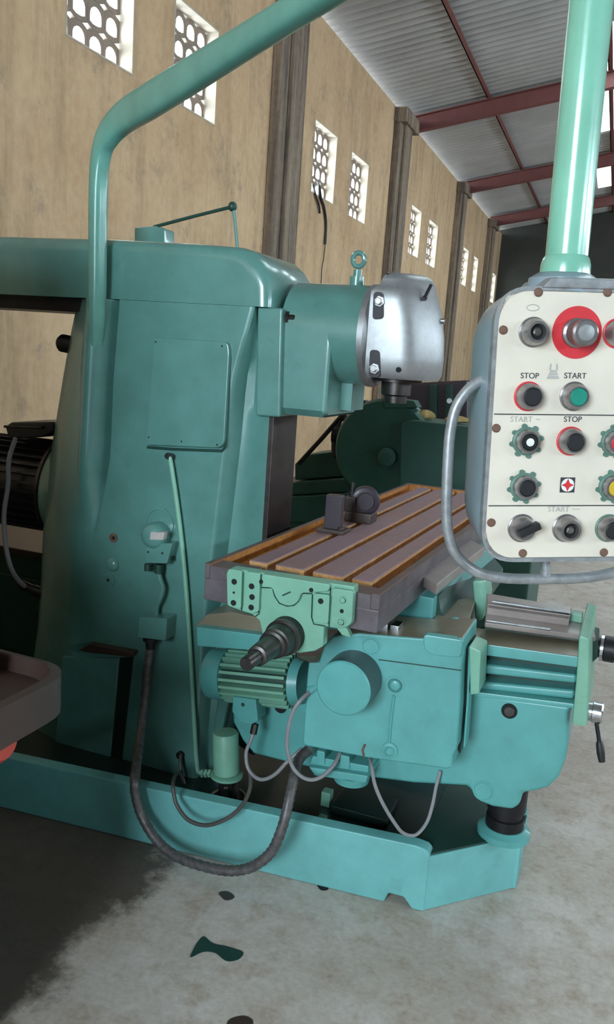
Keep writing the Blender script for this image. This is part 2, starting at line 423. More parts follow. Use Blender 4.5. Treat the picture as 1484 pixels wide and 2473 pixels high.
struct(m, 'wall_rear', 'dimwall', smooth=0)

# ================================================================== THE MILLING MACHINE
mill = thing('milling_machine', 'large green vertical milling machine with rusty slotted table and silver spindle head', 'milling machine', (-1.0, 2.4, 0))

# --- base casting: turned a little like the knee
def BP(px, py): return UP(px, py, (-.39, 2.11, 0), Vector((-.085, 1, 0)))
def by(x): return 2.11+.085*(x+.39)
bx1 = -.375; XB0 = -2.75
near = [(XB0, 0), (-.62, 0), (-.60, .0), (-.485, .0), (-.475, .028), (-.47, .032), (-.43, .032), (-.42, .028), (-.405, 0), (bx1, 0), (bx1, .195), (XB0, .165)]
near = [(XB0, 0), (-.487, 0), (-.477, .03), (-.435, .03), (-.41, 0), (bx1, 0), (bx1, .176), (bx1-.012, .188), (bx1-.04, .193), (XB0, .165)]
m = MB()
m.prism([(x, by(x), z) for x, z in near], (0, .045, 0))
m.prism([(bx1-.005, by(bx1), 0), (-.155, 2.345, 0), (-.155, 2.345, .168), (bx1+.004, by(bx1)+.01, .166), (bx1-.005, by(bx1), .172)], (-.03, .04, 0))
outl = [(XB0+.02, by(XB0)+.03), (bx1-.02, by(bx1)+.03), (-.165, 2.345), (-.16, 2.47), (-.36, 2.72), (XB0+.02, 2.72)]
m.prism([(x, y, .012) for x, y in outl], (0, 0, .09))
m.prism([(-.155, 2.335, 0), (-.155, 2.47, 0), (-.155, 2.47, .168), (-.155, 2.335, .168)], (-.05, 0, 0))
m.prism([(-.155, 2.47, 0), (-.36, 2.73, 0), (-.36, 2.73, .19), (-.155, 2.47, .19)], (-.03, -.04, 0))
m.prism([(-.36, 2.73, 0), (XB0, 2.73, 0), (XB0, 2.73, .165), (-.36, 2.73, .19)], (0, -.045, 0))
base = m.obj('base', 'basegreen', mill, bev=.006, label='heavy green cast base with chamfered end and foot notch')
m = MB(); m.prism([(x, y, .102) for x, y in [(XB0+.03, by(XB0)+.06), (bx1-.06, by(bx1)+.05), (-.36, 2.2), (-.36, 2.68), (XB0+.03, 2.68)]], (0, 0, .004))
m.obj('tray_floor', 'oil', base, label='dark oily drip tray inside the base')
m = MB(); m.prism([(-.42, by(-.42)+.045, .1), (bx1-.008, by(bx1)+.006, .1), (-.158, 2.346, .1), (-.158, 2.465, .1), (-.36, 2.71, .1), (-.42, 2.71, .1)], (0, 0, .072))
m.obj('end_pad', 'dgreen', base, bev=.004)
m = MB(); p = UZ(793, 1935, .12); m.box(p.x-.02, p.x+.01, p.y-.015, p.y+.02, .106, .155); m.obj('tray_lug', 'lgreen', base, bev=.003)
m = MB(); p = UZ(780, 1975, .11); m.box(p.x-.012, p.x+.012, p.y-.01, p.y+.01, .106, .118); m.obj('tray_nut', 'lgreen', base, bev=.003)
m = MB(); p = UZ(930, 1975, .106); m.box(p.x-.16, p.x+.02, p.y-.06, p.y+.08, .106, .135)
m.obj('tray_cover', 'oil', base, bev=.004)

# --- elevating screw
scx, scy = -.208, 2.325
m = MB(); m.lathe((scx, scy, .17), (0, 0, 1), [(0, .075), (.018, .075), (.024, .066), (.03, .058)], 28); el = m.obj('screw_flange', 'green2', mill)
m = MB(); m.lathe((scx, scy, .2), (0, 0, 1), [(0, .054), (.03, .054), (.032, .047), (.05, .047), (.053, .055), (.2, .055)], 28)
m.obj('elevating_screw', 'dsteel', mill, label='dark greasy elevating screw under the knee')

# --- column casting, lofted from measured lines on its side face
YC = 2.28
def curve_xz(pts, y=YC): return [(lambda p: (p.z, p.x))(UY(a, b, y)) for a, b in pts]
cL0 = curve_xz([(189, 719), (172, 800), (156, 894), (134, 1035), (116, 1150), (105, 1275), (98, 1447), (88, 1590), (70, 1700), (56, 1850)])
cRO = curve_xz([(236, 719), (226, 894), (219, 1035), (212, 1150), (205, 1275), (196, 1450), (170, 1850)])
cP0 = curve_xz([(283, 743), (276, 830), (269, 917), (262, 1100), (245, 1205), (228, 1317), (215, 1400), (190, 1850)])
cP1 = curve_xz([(610, 743), (588, 823), (563, 917), (547, 1060), (530, 1200), (512, 1340), (492, 1500), (470, 1890)])
cR2 = curve_xz([(626, 743), (622, 917), (617, 1060), (603, 1200), (590, 1340), (560, 1500), (497, 1885)], 2.33)
cR3 = curve_xz([(662, 743), (656, 1010), (648, 1270), (625, 1400), (575, 1600), (514, 1880)], 2.33)
def yoff(z):
    t = max(0., min(1., (z-.86)/.28)); return t*t*(3-2*t)
secs = []
for z in [.1, .2, .3, .45, .6, .75, .85, .92, 1.0, 1.06, 1.12, 1.18, 1.24, 1.3, 1.36, 1.42, 1.47, 1.52, 1.56, 1.59, 1.615]:
    t = yoff(z); x0, xr, p0, p1, r2, r3 = (interp(c, z) for c in (cL0, cRO, cP0, cP1, cR2, cR3)); r3 = min(r3, -1.022); r2 = min(r2, r3-.02)
    fade = max(0, min(1, (z-1.47)/.13))               # panel hollow runs out under the ram seam
    def yy(d): return YC+d*t
    xs_ = x0*2.40/2.28; s = [(xs_+.12, 2.66), (xs_+.03, 2.52), (xs_, 2.40), (xs_+.052, 2.345), (x0+.034, 2.312-.01*t), (xr-.045, YC+.004*t), (xr-.022, yy(-.028)), (xr, yy(-.038)), (xr+.38*(p0-xr), yy(-.026)), (xr+.62*(p0-xr), yy(.012)),
         (xr+.80*(p0-xr), yy(.042)), (xr+.95*(p0-xr), yy(.020)), (p0+.008, yy(0)), (p1-.010, YC), (p1+.004, YC+.010), (p1+(r2-p1)*.30, YC+.058-.045*fade), (p1+(r2-p1)*.75, YC+.066-.04*fade), (r2, 2.335), (r3-.006, 2.332), (r3, 2.34), (r3, 2.52), (r3-.22, 2.66)]
    secs.append([(a, b, z) for a, b in s])
col = MB().loft(secs).obj('column', 'green', mill, smooth=50, label='tall green column casting with a flared side')
wn = col.modifiers.new('weighted_normals', 'WEIGHTED_NORMAL'); wn.keep_sharp = True; wn.weight = 80
# slideway on the front of the column
m = MB(); a0, a1 = UX(655, 1010, -1.02), UX(719, 1010, -1.02)
m.prism([(-1.035, a0.y+.005, .35), (-1.012, a0.y+.005, .35), (-1.012, a1.y-.02, .35), (-1.05, a1.y+.012, .35)], (0, 0, 1.0))
m.obj('slideway', 'ways', col, bev=.003, label='dark brown steel knee slideway on the column front')
# access door
P = round_poly(PY([(372, 815), (550, 826), (554, 850), (541, 1083), (352, 1075)], YC-.016), [.01, .02, .02, .03, .01])
MB().prism(P, (0, .03, 0)).obj('access_door', 'green', mill, bev=.005, label='flat access door with rounded corners on the column side')
door = COL.objects['access_door']
MB().tube(PY([(553, 850), (556, 862), (545, 1078), (536, 1089), (420, 1085), (356, 1080)], YC-.002), .0042, 8).obj('door_shade', 'dgreen', door, label='painted shade along two sides of the door')  # dark strip stands in for the door's cast shadow
for (a, b) in [(378, 826), (538, 836), (361, 1056), (440, 1066), (526, 1074)]:
    p = UY(a, b, YC-.012); MB().lathe(p, (0, -1, 0), [(-.004, .006), (.002, .006), (.004, .003)], 10).obj('screw', 'dsteel', door)
# round plugs
def plug(px, py, r, prof, mat, y=YC, name='plug', parent=None, label=None):
    p = UY(px, py, y); return MB().lathe(p, (0, -1, 0), [(d, r*k) for d, k in prof], 20).obj(name, mat, parent or mill, label=label)
q = plug(275, 1299, .015, [(-.01, 1), (.004, 1), (.004, .75), (.001, .7)], 'rustdot', label='rusty ring plug'); plug(275, 1299, .006, [(-.01, 1), (.003, 1)], 'void', parent=q, name='plug_hole')
plug(273, 1363, .024, [(-.01, 1), (.003, 1), (.010, .8), (.014, .45), (.015, .15)], 'green')
q = plug(264, 1400, .022, [(-.01, 1), (.004, 1), (.005, .7), (.003, .62), (.003, .5), (.006, .45), (.006, .2)], 'green'); plug(264, 1400, .005, [(-.01, 1), (.008, 1)], 'void', parent=q, name='plug_hole')
q = plug(438, 1822, .013, [(-.01, 1), (.012, 1), (.014, .8)], 'dsteel', name='cable_gland')
# black knob at the back edge of the column
p = UY(168, 832, 2.42); m = MB().lathe(p, (-1, 0, .1), [(-.03, .03), (.03, .03), (.04, .022)], 20); m.lathe(p+Vector((0, 0, 0)), (-1, 0, .1), [(-.03, .018), (-.06, .018)][::-1], 12)
m.obj('knob', 'black', mill, label='black round knob behind the column')
# lower service door: proud plate with dark strip and rusty lip
P = PY([(150, 1585), (286, 1590), (262, 1858), (128, 1850)], YC-.006); MB().prism(P, (0, .02, 0)).obj('lower_door', 'green', mill, bev=.004)
ld = COL.objects['lower_door']
MB().prism(PY([(290, 1588), (322, 1586), (292, 1858), (266, 1858)], YC-.0025), (0, .02, 0)).obj('door_strip', 'oil', ld, label='dark strip beside the lower door')
MB().prism(PY([(190, 1570), (215, 1556), (322, 1576), (320, 1588), (205, 1576)], YC-.03), (0, .04, 0)).obj('door_lip', 'brown', ld, bev=.004, label='brown rusty lip over the lower door')
# limit switch: dome, neck, label, wiring
def UC(px, py, d=0): return UY(px, py, YC-d)
p = UC(385, 1264); MB().lathe(p, (0, -1, 0), [(-.01, .052), (.004, .052), (.004, .044), (.001, .042)], 32).obj('switch_ring', 'green', mill)
ring = COL.objects['switch_ring']
p = UC(386, 1290); m = MB().lathe(p, (0, -1, 0), [(-.01, .042), (.035, .042), (.05, .036), (.058, .022), (.06, .008)], 28); sw = m.obj('limit_switch', 'green', mill, smooth=60, label='green domed switch box with a small plate')
m = MB().prism(round_poly(PY([(352, 1312), (416, 1312), (404, 1362), (350, 1360)], YC-.045), .008), (0, .05, 0)); m.obj('switch_neck', 'green', sw, bev=.004)
MB().prism(PY([(364, 1285), (398, 1286), (394, 1304), (362, 1303)], YC-.0615), (0, .02, 0)).obj('name_plate', 'label', sw, label='small worn pinkish plate')
for (a, b) in [(358, 1333), (392, 1336)]: MB().cyl(UC(a, b, .047), UC(a, b, .04), .004, n=8).obj('screw', 'dsteel', sw)
m = MB().cyl(UC(385, 1362, .025), UC(384, 1384, .025), .014); m.cyl(UC(358, 1362, .025), UC(358, 1378, .025), .012); m.cyl(UC(400, 1345, .02), UC(418, 1345, .02), .012); m.obj('cable_gland', 'dgreen', sw)
cv = catmull([UC(384, 1380, .025), UC(388, 1400, .03), UC(394, 1420, .03), UC(388, 1445, .03), UC(380, 1465, .025), UC(379, 1492, .025)])
MB().tube(cv, .0075, 10).obj('conduit', 'green', mill)
P = round_poly(PY([(336, 1490), (404, 1494), (400, 1548), (332, 1540)], YC-.06), .006); MB().prism(P, (0, .066, 0)).obj('junction_box', 'green', mill, bev=.004)
jb = COL.objects['junction_box']; MB().lathe(UC(365, 1538, .03), (0, 0, -1), [(0, .026), (.012, .026), (.014, .018), (.03, .017), (.04, .015)], 18).obj('cable_gland', 'dsteel', jb)
# oil pipe down the side
cv = catmull([UC(406, 1101, .0), UC(410, 1103, .015), UC(414, 1125, .016), UC(424, 1190, .016), UC(437, 1290, .016), UC(449, 1410, .016), UC(459, 1560, .018), UC(468, 1720, .02), UC(476, 1845, .025), UC(484, 1866, .03), UC(508, 1868, .03)])
pp = MB().tube(cv, .0075, 10).obj('oil_pipe', 'lgreen', mill, label='thin green oil pipe down the column side')
MB().cyl(UC(405, 1101, -.01), UC(412, 1103, .02), .011, n=12).obj('pipe_fitting', 'dsteel', pp)
for k, x in enumerate((488, 497, 506)): MB().cyl(UC(x, 1867, .03), UC(x+5, 1868, .03), .014, n=6).obj('pipe_nut', 'lgreen', pp)

# --- ram on top of the column
YR = 2.295
pts = [(-2.9, UY(0, 714, YR).z)]+[(p.x, p.z) for p in PY([(270, 722), (655, 742), (655, 690), (648, 656), (632, 630), (608, 606), (575, 594), (500, 587), (262, 574), (0, 568)], YR)]+[(-2.9, UY(0, 568, YR).z-.01)]
# top line rides further back: near edge is rounded over
inner = pts
secs = []
cz = 1.70; 
for dy, k in ((0, .040), (0, .026), (.008, .012), (.02, .004), (.04, 0), (.33, 0), (.37, .02)):
    sec = []
    for (x, z) in pts:
        zz = z if z < 1.66 else z-k*min(1, (z-1.66)/.08)
        xx = x-k*max(0, min(1, (x+1.25)/.2)) if x > -2.5 else x
        sec.append((xx, YR+dy, zz))
    secs.append(sec)
ram = MB().loft(secs).obj('ram', 'green', mill, smooth=70, label='long green ram over the column with rounded end')
m = MB().box(-2.85, UY(205, 730, 2.34).x, 2.34, 2.6, 1.572, 1.625); m.obj('ram_slide', 'dsteel', mill, bev=.003, label='black slideway under the overhanging ram')
# lubricator on the ram: box, rod, ball, drop pipe
yl = 2.47
P = PY([(324, 549), (375, 545), (400, 553), (400, 590), (324, 592)], yl); lb = MB().prism(P, (0, .06, 0)).obj('lubricator', 'green', mill, bev=.006, label='small green oil box on top of the ram')
MB().tube([UY(372, 548, yl+.02), UY(470, 522, yl+.02), UY(558, 500, yl+.02)], .0055, 8).obj('oil_rod', 'dgreen', lb)
m = MB(); q = UY(562, 499, yl+.02); m.lathe(q+Vector((0, 0, -.014)), (0, 0, 1), [(0, .006), (.005, .012), (.014, .0145), (.023, .012), (.028, .006)], 14); m.obj('rod_ball', 'dgreen', lb, smooth=60)
MB().tube([UY(564, 500, yl+.02), UY(569, 545, yl+.02), UY(574, 600, yl+.02)], .0055, 8).obj('drop_rod', 'green', lb)

# --- head slide, nose and silver spindle head
P = PY([(622, 741), (682, 744), (676, 1008), (618, 1004)], 2.312); hp = MB().prism(P, (0, .30, 0)).obj('head_plate', 'green', mill, bev=.006, seg=3, label='green flange plate at the ram front')
def bolt(p, ax, r, h, name, mat, parent):
    m = MB().lathe(p, ax, [(-.01, r*1.35), (.002, r*1.35), (.002, r), (h, r), (h+.002, r*.8)], 6 if r > .006 else 10); return m.obj(name, mat, parent, smooth=0)
hx = hp.data.vertices
xpl = UY(680, 870, 2.312).x
bolt(UX(699, 768, xpl+.001), (1, 0, 0), .014, .02, 'bolt', 'steel', hp); bolt(UX(689, 986, xpl+.001), (1, 0, 0), .012, .018, 'bolt', 'bright', hp)
AY, AZ, AR = 2.48, 1.557, .146
def dsec(x, zb):
    s = [(x, AY+AR*math.cos(a), AZ+AR*math.sin(a)) for a in [math.pi*k/14 for k in range(15)]]
    return s+[(x, AY-AR, zb+.02), (x, AY-AR+.02, zb), (x, AY+AR-.02, zb), (x, AY+AR, zb+.02)]
xa, xb = xpl+.01, UY(790, 950, AY-AR).x
zb = UY(700, 1002, AY-AR).z
m = MB().loft([dsec(xpl-.02, zb), dsec(xb-.012, zb), [(v[0]+.012, AY+(v[1]-AY)*.95, AZ+(v[2]-AZ)*.965) for v in dsec(xb-.012, zb)]])
xf = UY(862, 810, AY-AR).x
m.cyl((xpl, AY, AZ), (xf, AY, AZ), AR, n=48)
m.box(xb-.05, xb+.035, AY-.02, AY+.1, zb+.02, AZ-.1)
nose = m.obj('head_nose', 'green', mill, smooth=40, label='green round nose carrying the spindle head')
wn = nose.modifiers.new('weighted_normals', 'WEIGHTED_NORMAL'); wn.keep_sharp = True; wn.weight = 80
m = MB().lathe((xf-.001, AY, AZ), (1, 0, 0), [(0, AR), (.001, AR+.004), (.018, AR+.004), (.022, AR), (.03, AR-.006)], 56); m.obj('swivel_ring', 'silver', mill, label='grey graduated swivel ring')
xs = xf+.030
# silver head, D section lofted upwards
def hsec(z, xr, x0, hw):
    xm = xr-.095; s = [(x0, AY-hw, z), (xm, AY-hw, z)]
    for k in range(1, 12):
        a = -math.pi/2+math.pi*k/12
        s.append((xm+(xr-xm)*math.cos(a), AY+hw*math.sin(a), z))
    return s+[(xm, AY+hw, z), (x0, AY+hw, z)]
def xz(px, py): p = UY(px, py, AY); return p.x, p.z
hs = []
for (px, py, x0, hw) in [(1056, 921, xs+.006, .128), (1064, 908, xs, .138), (1069, 870, xs, .141), (1070, 820, xs, .142), (1066, 770, xs, .142), (1059, 738, xs, .141), (1055, 718, xs, .138), (1052, 706, xs+.012, .130), (1051, 700, xs+.02, .124), (1049, 688, xs+.024, .121), (1043, 676, xs+.03, .115), (1034, 669, xs+.045, .098)]:
    x, z = xz(px, py); hs.append(hsec(z, x, x0, hw))
head = MB().loft(hs).obj('spindle_head', 'silver', mill, smooth=40, label='rounded silver painted spindle head')
for (cx, cy, bx_, by_) in [(917, 738, 918, 728), (908, 878, 906, 890)]:
    yp = AY-.142
    P = round_poly(PY([(cx-14, cy-34), (cx+10, cy-32), (cx+11, cy+32), (cx-17, cy+34)], yp-.0015), .012)
    k = MB().prism(P, (0, .02, 0)).obj('clamp_pocket', 'dsteel', head, label='dark clamp pocket in the silver head')
    q = UY(bx_, by_, yp-.002); MB().lathe(q, (0, -1, 0), [(0, .015), (.006, .015), (.006, .011), (.016, .011), (.018, .009)], 6).obj('clamp_nut', 'bright', k, smooth=0)
q = UY(963, 893, AY-.1405); MB().cyl(q+Vector((0, .01, 0)), q+Vector((0, -.0015, 0)), .0075, n=16).obj('oil_hole', 'void', head)
a, b = UX(1030, 720, -.60), UX(1043, 690, -.60)
m = MB(); 
q0 = UY(1026, 720, 2.385); q1 = UY(1042, 688, 2.40); m.tube([q0, q1], .005, 8); m.lathe(q0, (.3, -1, 0), [(-.006, .008), (.002, .008)], 10); m.obj('index_pointer', 'dsteel', head, label='small dark pointer near the head top')
q = UY(1071, 776, AY); MB().lathe(q+Vector((-.01, 0, 0)), (1, 0, 0), [(0, .008), (.015, .008)], 10).obj('head_stud', 'bright', head)
spx = UY(958, 930, AY).x
m = MB().lathe((spx, AY, hs[0][0][2]+.002), (0, 0, -1), [(0, .075), (.012, .075), (.012, .045), (.05, .044), (.055, .035), (.075, .034)], 28); m.obj('spindle', 'steel', mill, label='dark steel spindle nose under the head')
# lifting eye
q = UY(862, 690, AY); m = MB().lathe((q.x, AY, AZ+AR-.006), (0, 0, 1), [(0, .022), (.03, .021), (.03, .013), (.05, .013)], 18)
m.tube([Vector((q.x, AY, AZ+AR+.065))+Vector((math.cos(a)*.016, math.cos(a)*.006, math.sin(a)*.020)) + Vector((0, 0, .008)) for a in [2*math.pi*k/20 for k in range(20)]], .0075, 10, closed=True)
m.obj('lifting_eye', 'green', mill, label='green lifting eye on the head nose')

# --- swinging pendant arm and pole
PA = UY(1429, 0, 1.25); PBm = UY(1366, 655, 1.25); ptop = PBm+(PA-PBm)*1.62
Bq = [UY(226, 1010, 2.32), UY(234, 760, 2.258), UY(236, 560, 2.252), UY(238, 440, 2.252), UY(245, 370, 2.25), UY(262, 325, 2.235), UY(300, 283, 2.20)]
end = ptop+Vector((0, 0, 0)); st = Bq[-1]
path = Bq+[st+(end-st)*t for t in (.12, .25, .4, .55, .7, .85, 1.0)]
rads = [.016, .026, .028, .030, .038, .046, .047, .047, .043, .036, .030, .029, .029, .029]
path2 = catmull(path, 4); rr = []
for i in range(len(path)-1):
    for k in range(4): rr.append(rads[i]+(rads[i+1]-rads[i])*k/4)
rr.append(rads[-1])
# section keeps its tall side in the plane of the bend
nrm = (Bq[0]-Bq[-1]).cross(end-Bq[-1]).normalized()
vs, fs, n = [], [], 20
mb = MB()
for i, p in enumerate(path2):
    t = (path2[min(i+1, len(path2)-1)]-path2[max(i-1, 0)]).normalized(); u = nrm.cross(t).normalized(); q = .026
    for j in range(n):
        a = 2*math.pi*j/n; c, s_ = math.cos(a), math.sin(a); e = .7
        vs.append(p+u*math.copysign(abs(c)**e, c)*rr[i]+nrm*math.copysign(abs(s_)**e, s_)*min(q, rr[i]))
for i in range(len(path2)-1):
    for j in range(n): fs.append([i*n+j, i*n+(j+1) % n, (i+1)*n+(j+1) % n, (i+1)*n+j])
fs += [list(range(n))[::-1], [(len(path2)-1)*n+j for j in range(n)]]
mb.face_add(vs, fs); mb.obj('pendant_arm', 'arm', mill, smooth=50, label='bent green arm reaching from column top to the pendant')
PR = .0285
m = MB().tube([PBm, PBm+(ptop-PBm)*.5, ptop+Vector((0, 0, .03))], PR, 40)
m.lathe(PBm+Vector((0, 0, -.004)), ptop-PBm, [(0, .034), (.012, .0335), (.02, .0315), (.024, PR)], 40)
m.obj('pendant_pole', 'pole', mill, smooth=45, label='pale green upright tube above the control panel')

# --- table (turned 1.75 deg about its near left corner)
TC = Vector((-.994, 1.9, 0)); TR = Matrix.Translation(TC) @ Matrix.Rotation(R(-1.75), 4, 'Z') @ Matrix.Translation(-TC)
ZT = .945; TX0, TX1, TY0, TY1 = -.994, -.516, 1.9, 3.73
m = MB(); m.box(TX0, TX1, TY0, TY1, ZT-.098, ZT-.04)
table = m.obj('table', 'tableend', mill, bev=.004, xf=TR, label='long rusty slotted work table')
m = MB(); m.box(TX0+.012, TX1-.015, TY0+.02, TY1-.02, ZT-.041, ZT-.032); m.obj('trough', 'rust', table, xf=TR, label='orange rusted coolant trough')
for (a, b, c, d) in [(TX0, TX0+.016, TY0, TY1), (TX1-.022, TX1, TY0, TY1), (TX0+.016, TX1-.022, TY1-.03, TY1)]:
    m = MB(); m.box(a, b, c, d, ZT-.04, ZT); o = m.obj('table_rim', ['rim', 'rust', 'tableend'], table, bev=.0012, seg=1, xf=TR)
    for pol in o.data.polygons:
        if (c == TY0 and abs(pol.normal.x) > .8 and (pol.normal.x > 0) == (a == TX0)) or pol.normal.y < -.8: pol.material_index = 1 if c != TY0 or abs(pol.normal.x) > .8 else 2
        elif abs(pol.normal.x) > .8 and c == TY0: pol.material_index = 2
sl = [(-.917, -.864), (-.840, -.758), (-.733, -.648), (-.625, -.571)]
# front rim in four lengths with open slots between
for a, b in [(TX0+.016, -.862), (-.842, -.756), (-.735, -.647), (-.627, TX1-.022)]:
    m = MB(); m.box(a, b, TY0, TY0+.068, ZT-.042, ZT-.004); o = m.obj('front_rim', ['rim', 'tableend'], table, bev=.0012, seg=1, xf=TR)
    for pol in o.data.polygons:
        if pol.normal.y < -.8: pol.material_index = 1
for a, b in sl:
    m = MB(); m.box(a, b, TY0+.10, TY1-.08, ZT-.033, ZT)
    o = m.obj('table_strip', ['tabletop', 'rustlit'], table, bev=.0025, seg=1, xf=TR)
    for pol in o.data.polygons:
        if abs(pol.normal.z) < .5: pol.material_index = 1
# table end bracket
YK = 1.868
def tp(pts, y): return PY(pts, y)
P = tp([(557, 1372), (857, 1416), (851, 1507), (836, 1518), (810, 1518), (783, 1513), (780, 1562), (760, 1573), (723, 1578), (640, 1562), (627, 1500), (609, 1484), (586, 1477), (549, 1463), (547, 1385)], YK)
br = MB().prism(P, (0, .034, 0)).obj('end_bracket', 'lgreen', mill, bev=.004, label='pale green bracket bolted on the table end')
for pts in [[(552, 1374), (585, 1379), (582, 1472), (549, 1463), (547, 1385)], [(592, 1380), (629, 1385), (625, 1478), (609, 1483), (588, 1475)],
            [(632, 1386), (797, 1411), (795, 1428), (752, 1432), (728, 1432), (722, 1450), (710, 1462), (694, 1464), (675, 1457), (664, 1440), (658, 1420), (632, 1418)],
            [(757, 1433), (797, 1437), (793, 1508), (757, 1503)], [(802, 1420), (854, 1428), (850, 1505), (836, 1516), (799, 1512)]]:
    MB().prism(round_poly(tp(pts, YK-.013), .008), (0, .02, 0)).obj('raised_pad', 'lgreen', br, bev=.003)
for ln in [[(632, 1419), (658, 1420), (664, 1440), (675, 1457), (694, 1464), (710, 1462), (722, 1450), (728, 1433), (755, 1434)], [(588, 1380), (586, 1430), (584, 1474)], [(631, 1421), (628, 1455), (626, 1482), (617, 1489)], [(755, 1436), (753, 1490), (758, 1507), (785, 1512)], [(799, 1419), (797, 1470), (795, 1513)]]:
    MB().tube(PY(ln, YK-.001), .0016, 6).obj('casting_groove', 'dgreen', br)
for (a, b, r) in [(566, 1405, .0075), (565, 1431, .003), (564, 1456, .0075), (608, 1416, .0075), (609, 1442, .0075), (607, 1467, .0075), (631, 1405, .0055), (752, 1425, .0055), (775, 1452, .007), (826, 1476, .005)]:
    q = UY(a, b, YK-.0135); MB().cyl(q+Vector((0, .005, 0)), q+Vector((0, -.0006, 0)), r, n=16).obj('bolt_hole', 'void', br)
for (a, b) in [(829, 1449), (825, 1502)]:
    q = UY(a, b, YK-.013); MB().lathe(q, (0, -1, 0), [(0, .012), (.002, .012), (.002, .0085), (-.001, .0085), (-.001, .006), (.003, .006), (.003, .004)], 16).obj('cap_screw', 'lgreen', br)
MB().prism(PY([(681, 1437), (701, 1428), (703, 1431), (683, 1440)], YK-.0145), (0, .004, 0)).obj('screw_slot', 'dgreen', br)
MB().prism(PY([(812, 1515), (838, 1517), (848, 1540), (826, 1534)], YK+.005), (0, .02, 0)).obj('stop_tab', 'lgreen', br, bev=.002)
# table feed shaft, stepped, pointing at the viewer
q = UY(694, 1532, YK)
m = MB().lathe(q+Vector((0, .01, 0)), (0, -1, 0), [(0, .047), (.012, .047), (.018, .043), (.030, .043), (.034, .046), (.044, .046), (.048, .040), (.088, .037), (.092, .029), (.098, .029)], 36)
sh = m.obj('feed_shaft', 'steel', mill, smooth=40, label='stepped dark steel feed shaft end')
MB().lathe(q+Vector((0, -.086, 0)), (0, -1, 0), [(0, .031), (.004, .034), (.010, .034), (.013, .028), (.085, .025), (.088, .022)], 32).obj('shaft_sleeve', 'steel', sh)
MB().lathe(q+Vector((0, -.168, 0)), (0, -1, 0), [(0, .022), (.004, .024), (.01, .024), (.012, .017), (.065, .0165), (.07, .014)], 28).obj('shaft_stub', 'steel', sh, label='worn brassy shaft stub')

# --- knee, gearbox, cross slide
YG = 2.05
def GP(pts, d=0): return [UP(a, b, (-.54, YG+d, 0), Vector((-.10, 1, 0)).normalized()) for a, b in pts]
P = GP([(770, 1600), (745, 1600), (741, 1640), (736, 1720), (731, 1790), (734, 1801), (889, 1831), (1080, 1858), (1092, 1854), (1094, 1824), (1104, 1807), (1112, 1699), (1115, 1618), (1121, 1540), (1013, 1541), (868, 1529), (801, 1537), (782, 1562)])
gb = MB().prism(P, (.0, .19, 0)).obj('gearbox', ['green2', 'slide'], mill, bev=.006, seg=3, label='flat green feed gearbox under the table')
for pol in gb.data.polygons:
    if pol.normal.z > .85: pol.material_index = 1
MB().prism(round_poly(GP([(1022, 1532), (1120, 1546), (1113, 1590), (1045, 1584), (1024, 1570)], -.012), .012), (0, .03, 0)).obj('cover_pad', 'green2', gb, bev=.005)
MB().prism(GP([(915, 1592), (1114, 1618), (1114, 1620.5), (915, 1594.5)], -.0015), (0, .01, 0)).obj('cover_seam', 'dgreen', gb)
q = GP([(828, 1664)], -.095)[0]; q.y -= 0
m = MB().lathe(q+Vector((0, .10, 0)), (0, -1, 0), [(0, .074), (.075, .073), (.094, .073), (.098, .069)], 48); o = m.obj('round_cover', ['green2', 'rimshade'], gb, smooth=40, label='round green drum cover with dark shaded rim')
for pol in o.data.polygons:
    if pol.normal.y > -.5 and pol.center.y > q.y+.004: pol.material_index = 1
def disc(px, py, r, prof, mat, par, name, d=0, label=None):
    q = GP([(px, py)], d)[0]; return MB().lathe(q, (.1, -1, 0), [(a, r*k) for a, k in prof], 24).obj(name, mat, par, label=label)
disc(897, 1560, .024, [(-.01, 1), (.002, 1), (.002, .92), (.0005, .9), (.0005, .84), (.003, .8)], 'green2', gb, 'round_plug')
disc(955, 1655, .025, [(-.01, 1), (.002, 1), (.002, .8), (.0, .76), (.0, .6), (.004, .5), (.006, .3)], 'green2', gb, 'sight_plug')
disc(942, 1812, .022, [(-.01, 1), (.004, 1), (.006, .6), (.010, .55), (.014, .3)], 'green2', gb, 'cap_bolt')
MB().tube([GP([(952, 1680)], -.002)[0], GP([(945, 1735)], -.002)[0], GP([(940, 1795)], -.002)[0]], .004, 8).obj('cast_rib', 'green2', gb)
MB().tube(GP([(882, 1798), (876, 1812), (879, 1826)], -.002), .003, 8).obj('wire_clip', 'rustdot', gb)
YN = 2.215
P = PY([(1128, 1672), (1385, 1706), (1374, 1722), (1372, 1800), (1366, 1838), (1350, 1878), (1325, 1903), (1290, 1913), (1262, 1916), (1256, 1945), (1238, 1957), (1190, 1950), (1160, 1938), (1143, 1918), (1130, 1900), (1000, 1893), (900, 1880), (780, 1862), (690, 1842), (612, 1822), (585, 1790), (562, 1745), (560, 1690), (760, 1690)], YN)
knee = MB().prism(P, (0, .44, 0)).obj('knee', 'green2', mill, bev=.012, seg=3, label='green knee casting with rounded corner')
m = MB().prism(PY([(1128, 1668), (1390, 1700), (1390, 1712), (1128, 1682)], YN-.012), (0, .05, 0)); m.obj('knee_lip', 'green2', knee, bev=.004)
q = UY(1231, 1717, YN); m = MB().lathe(q, (0, -1, 0), [(-.01, .0215), (.001, .0215)], 24); kh = m.obj('inspection_hole', 'void', knee); q2 = q+Vector((0, -.0011, -.002))
MB().lathe(q2, (0, -1, 0), [(0, .014), (.001, .013)], 20).obj('hole_plug', 'steel', knee)
q = UY(1168, 1910, YN); MB().lathe(q, (0, -1, 0), [(-.01, .029), (.002, .029), (.002, .026), (.0005, .025), (.0005, .024), (.002, .023)], 28).obj('round_plug', 'green2', knee)
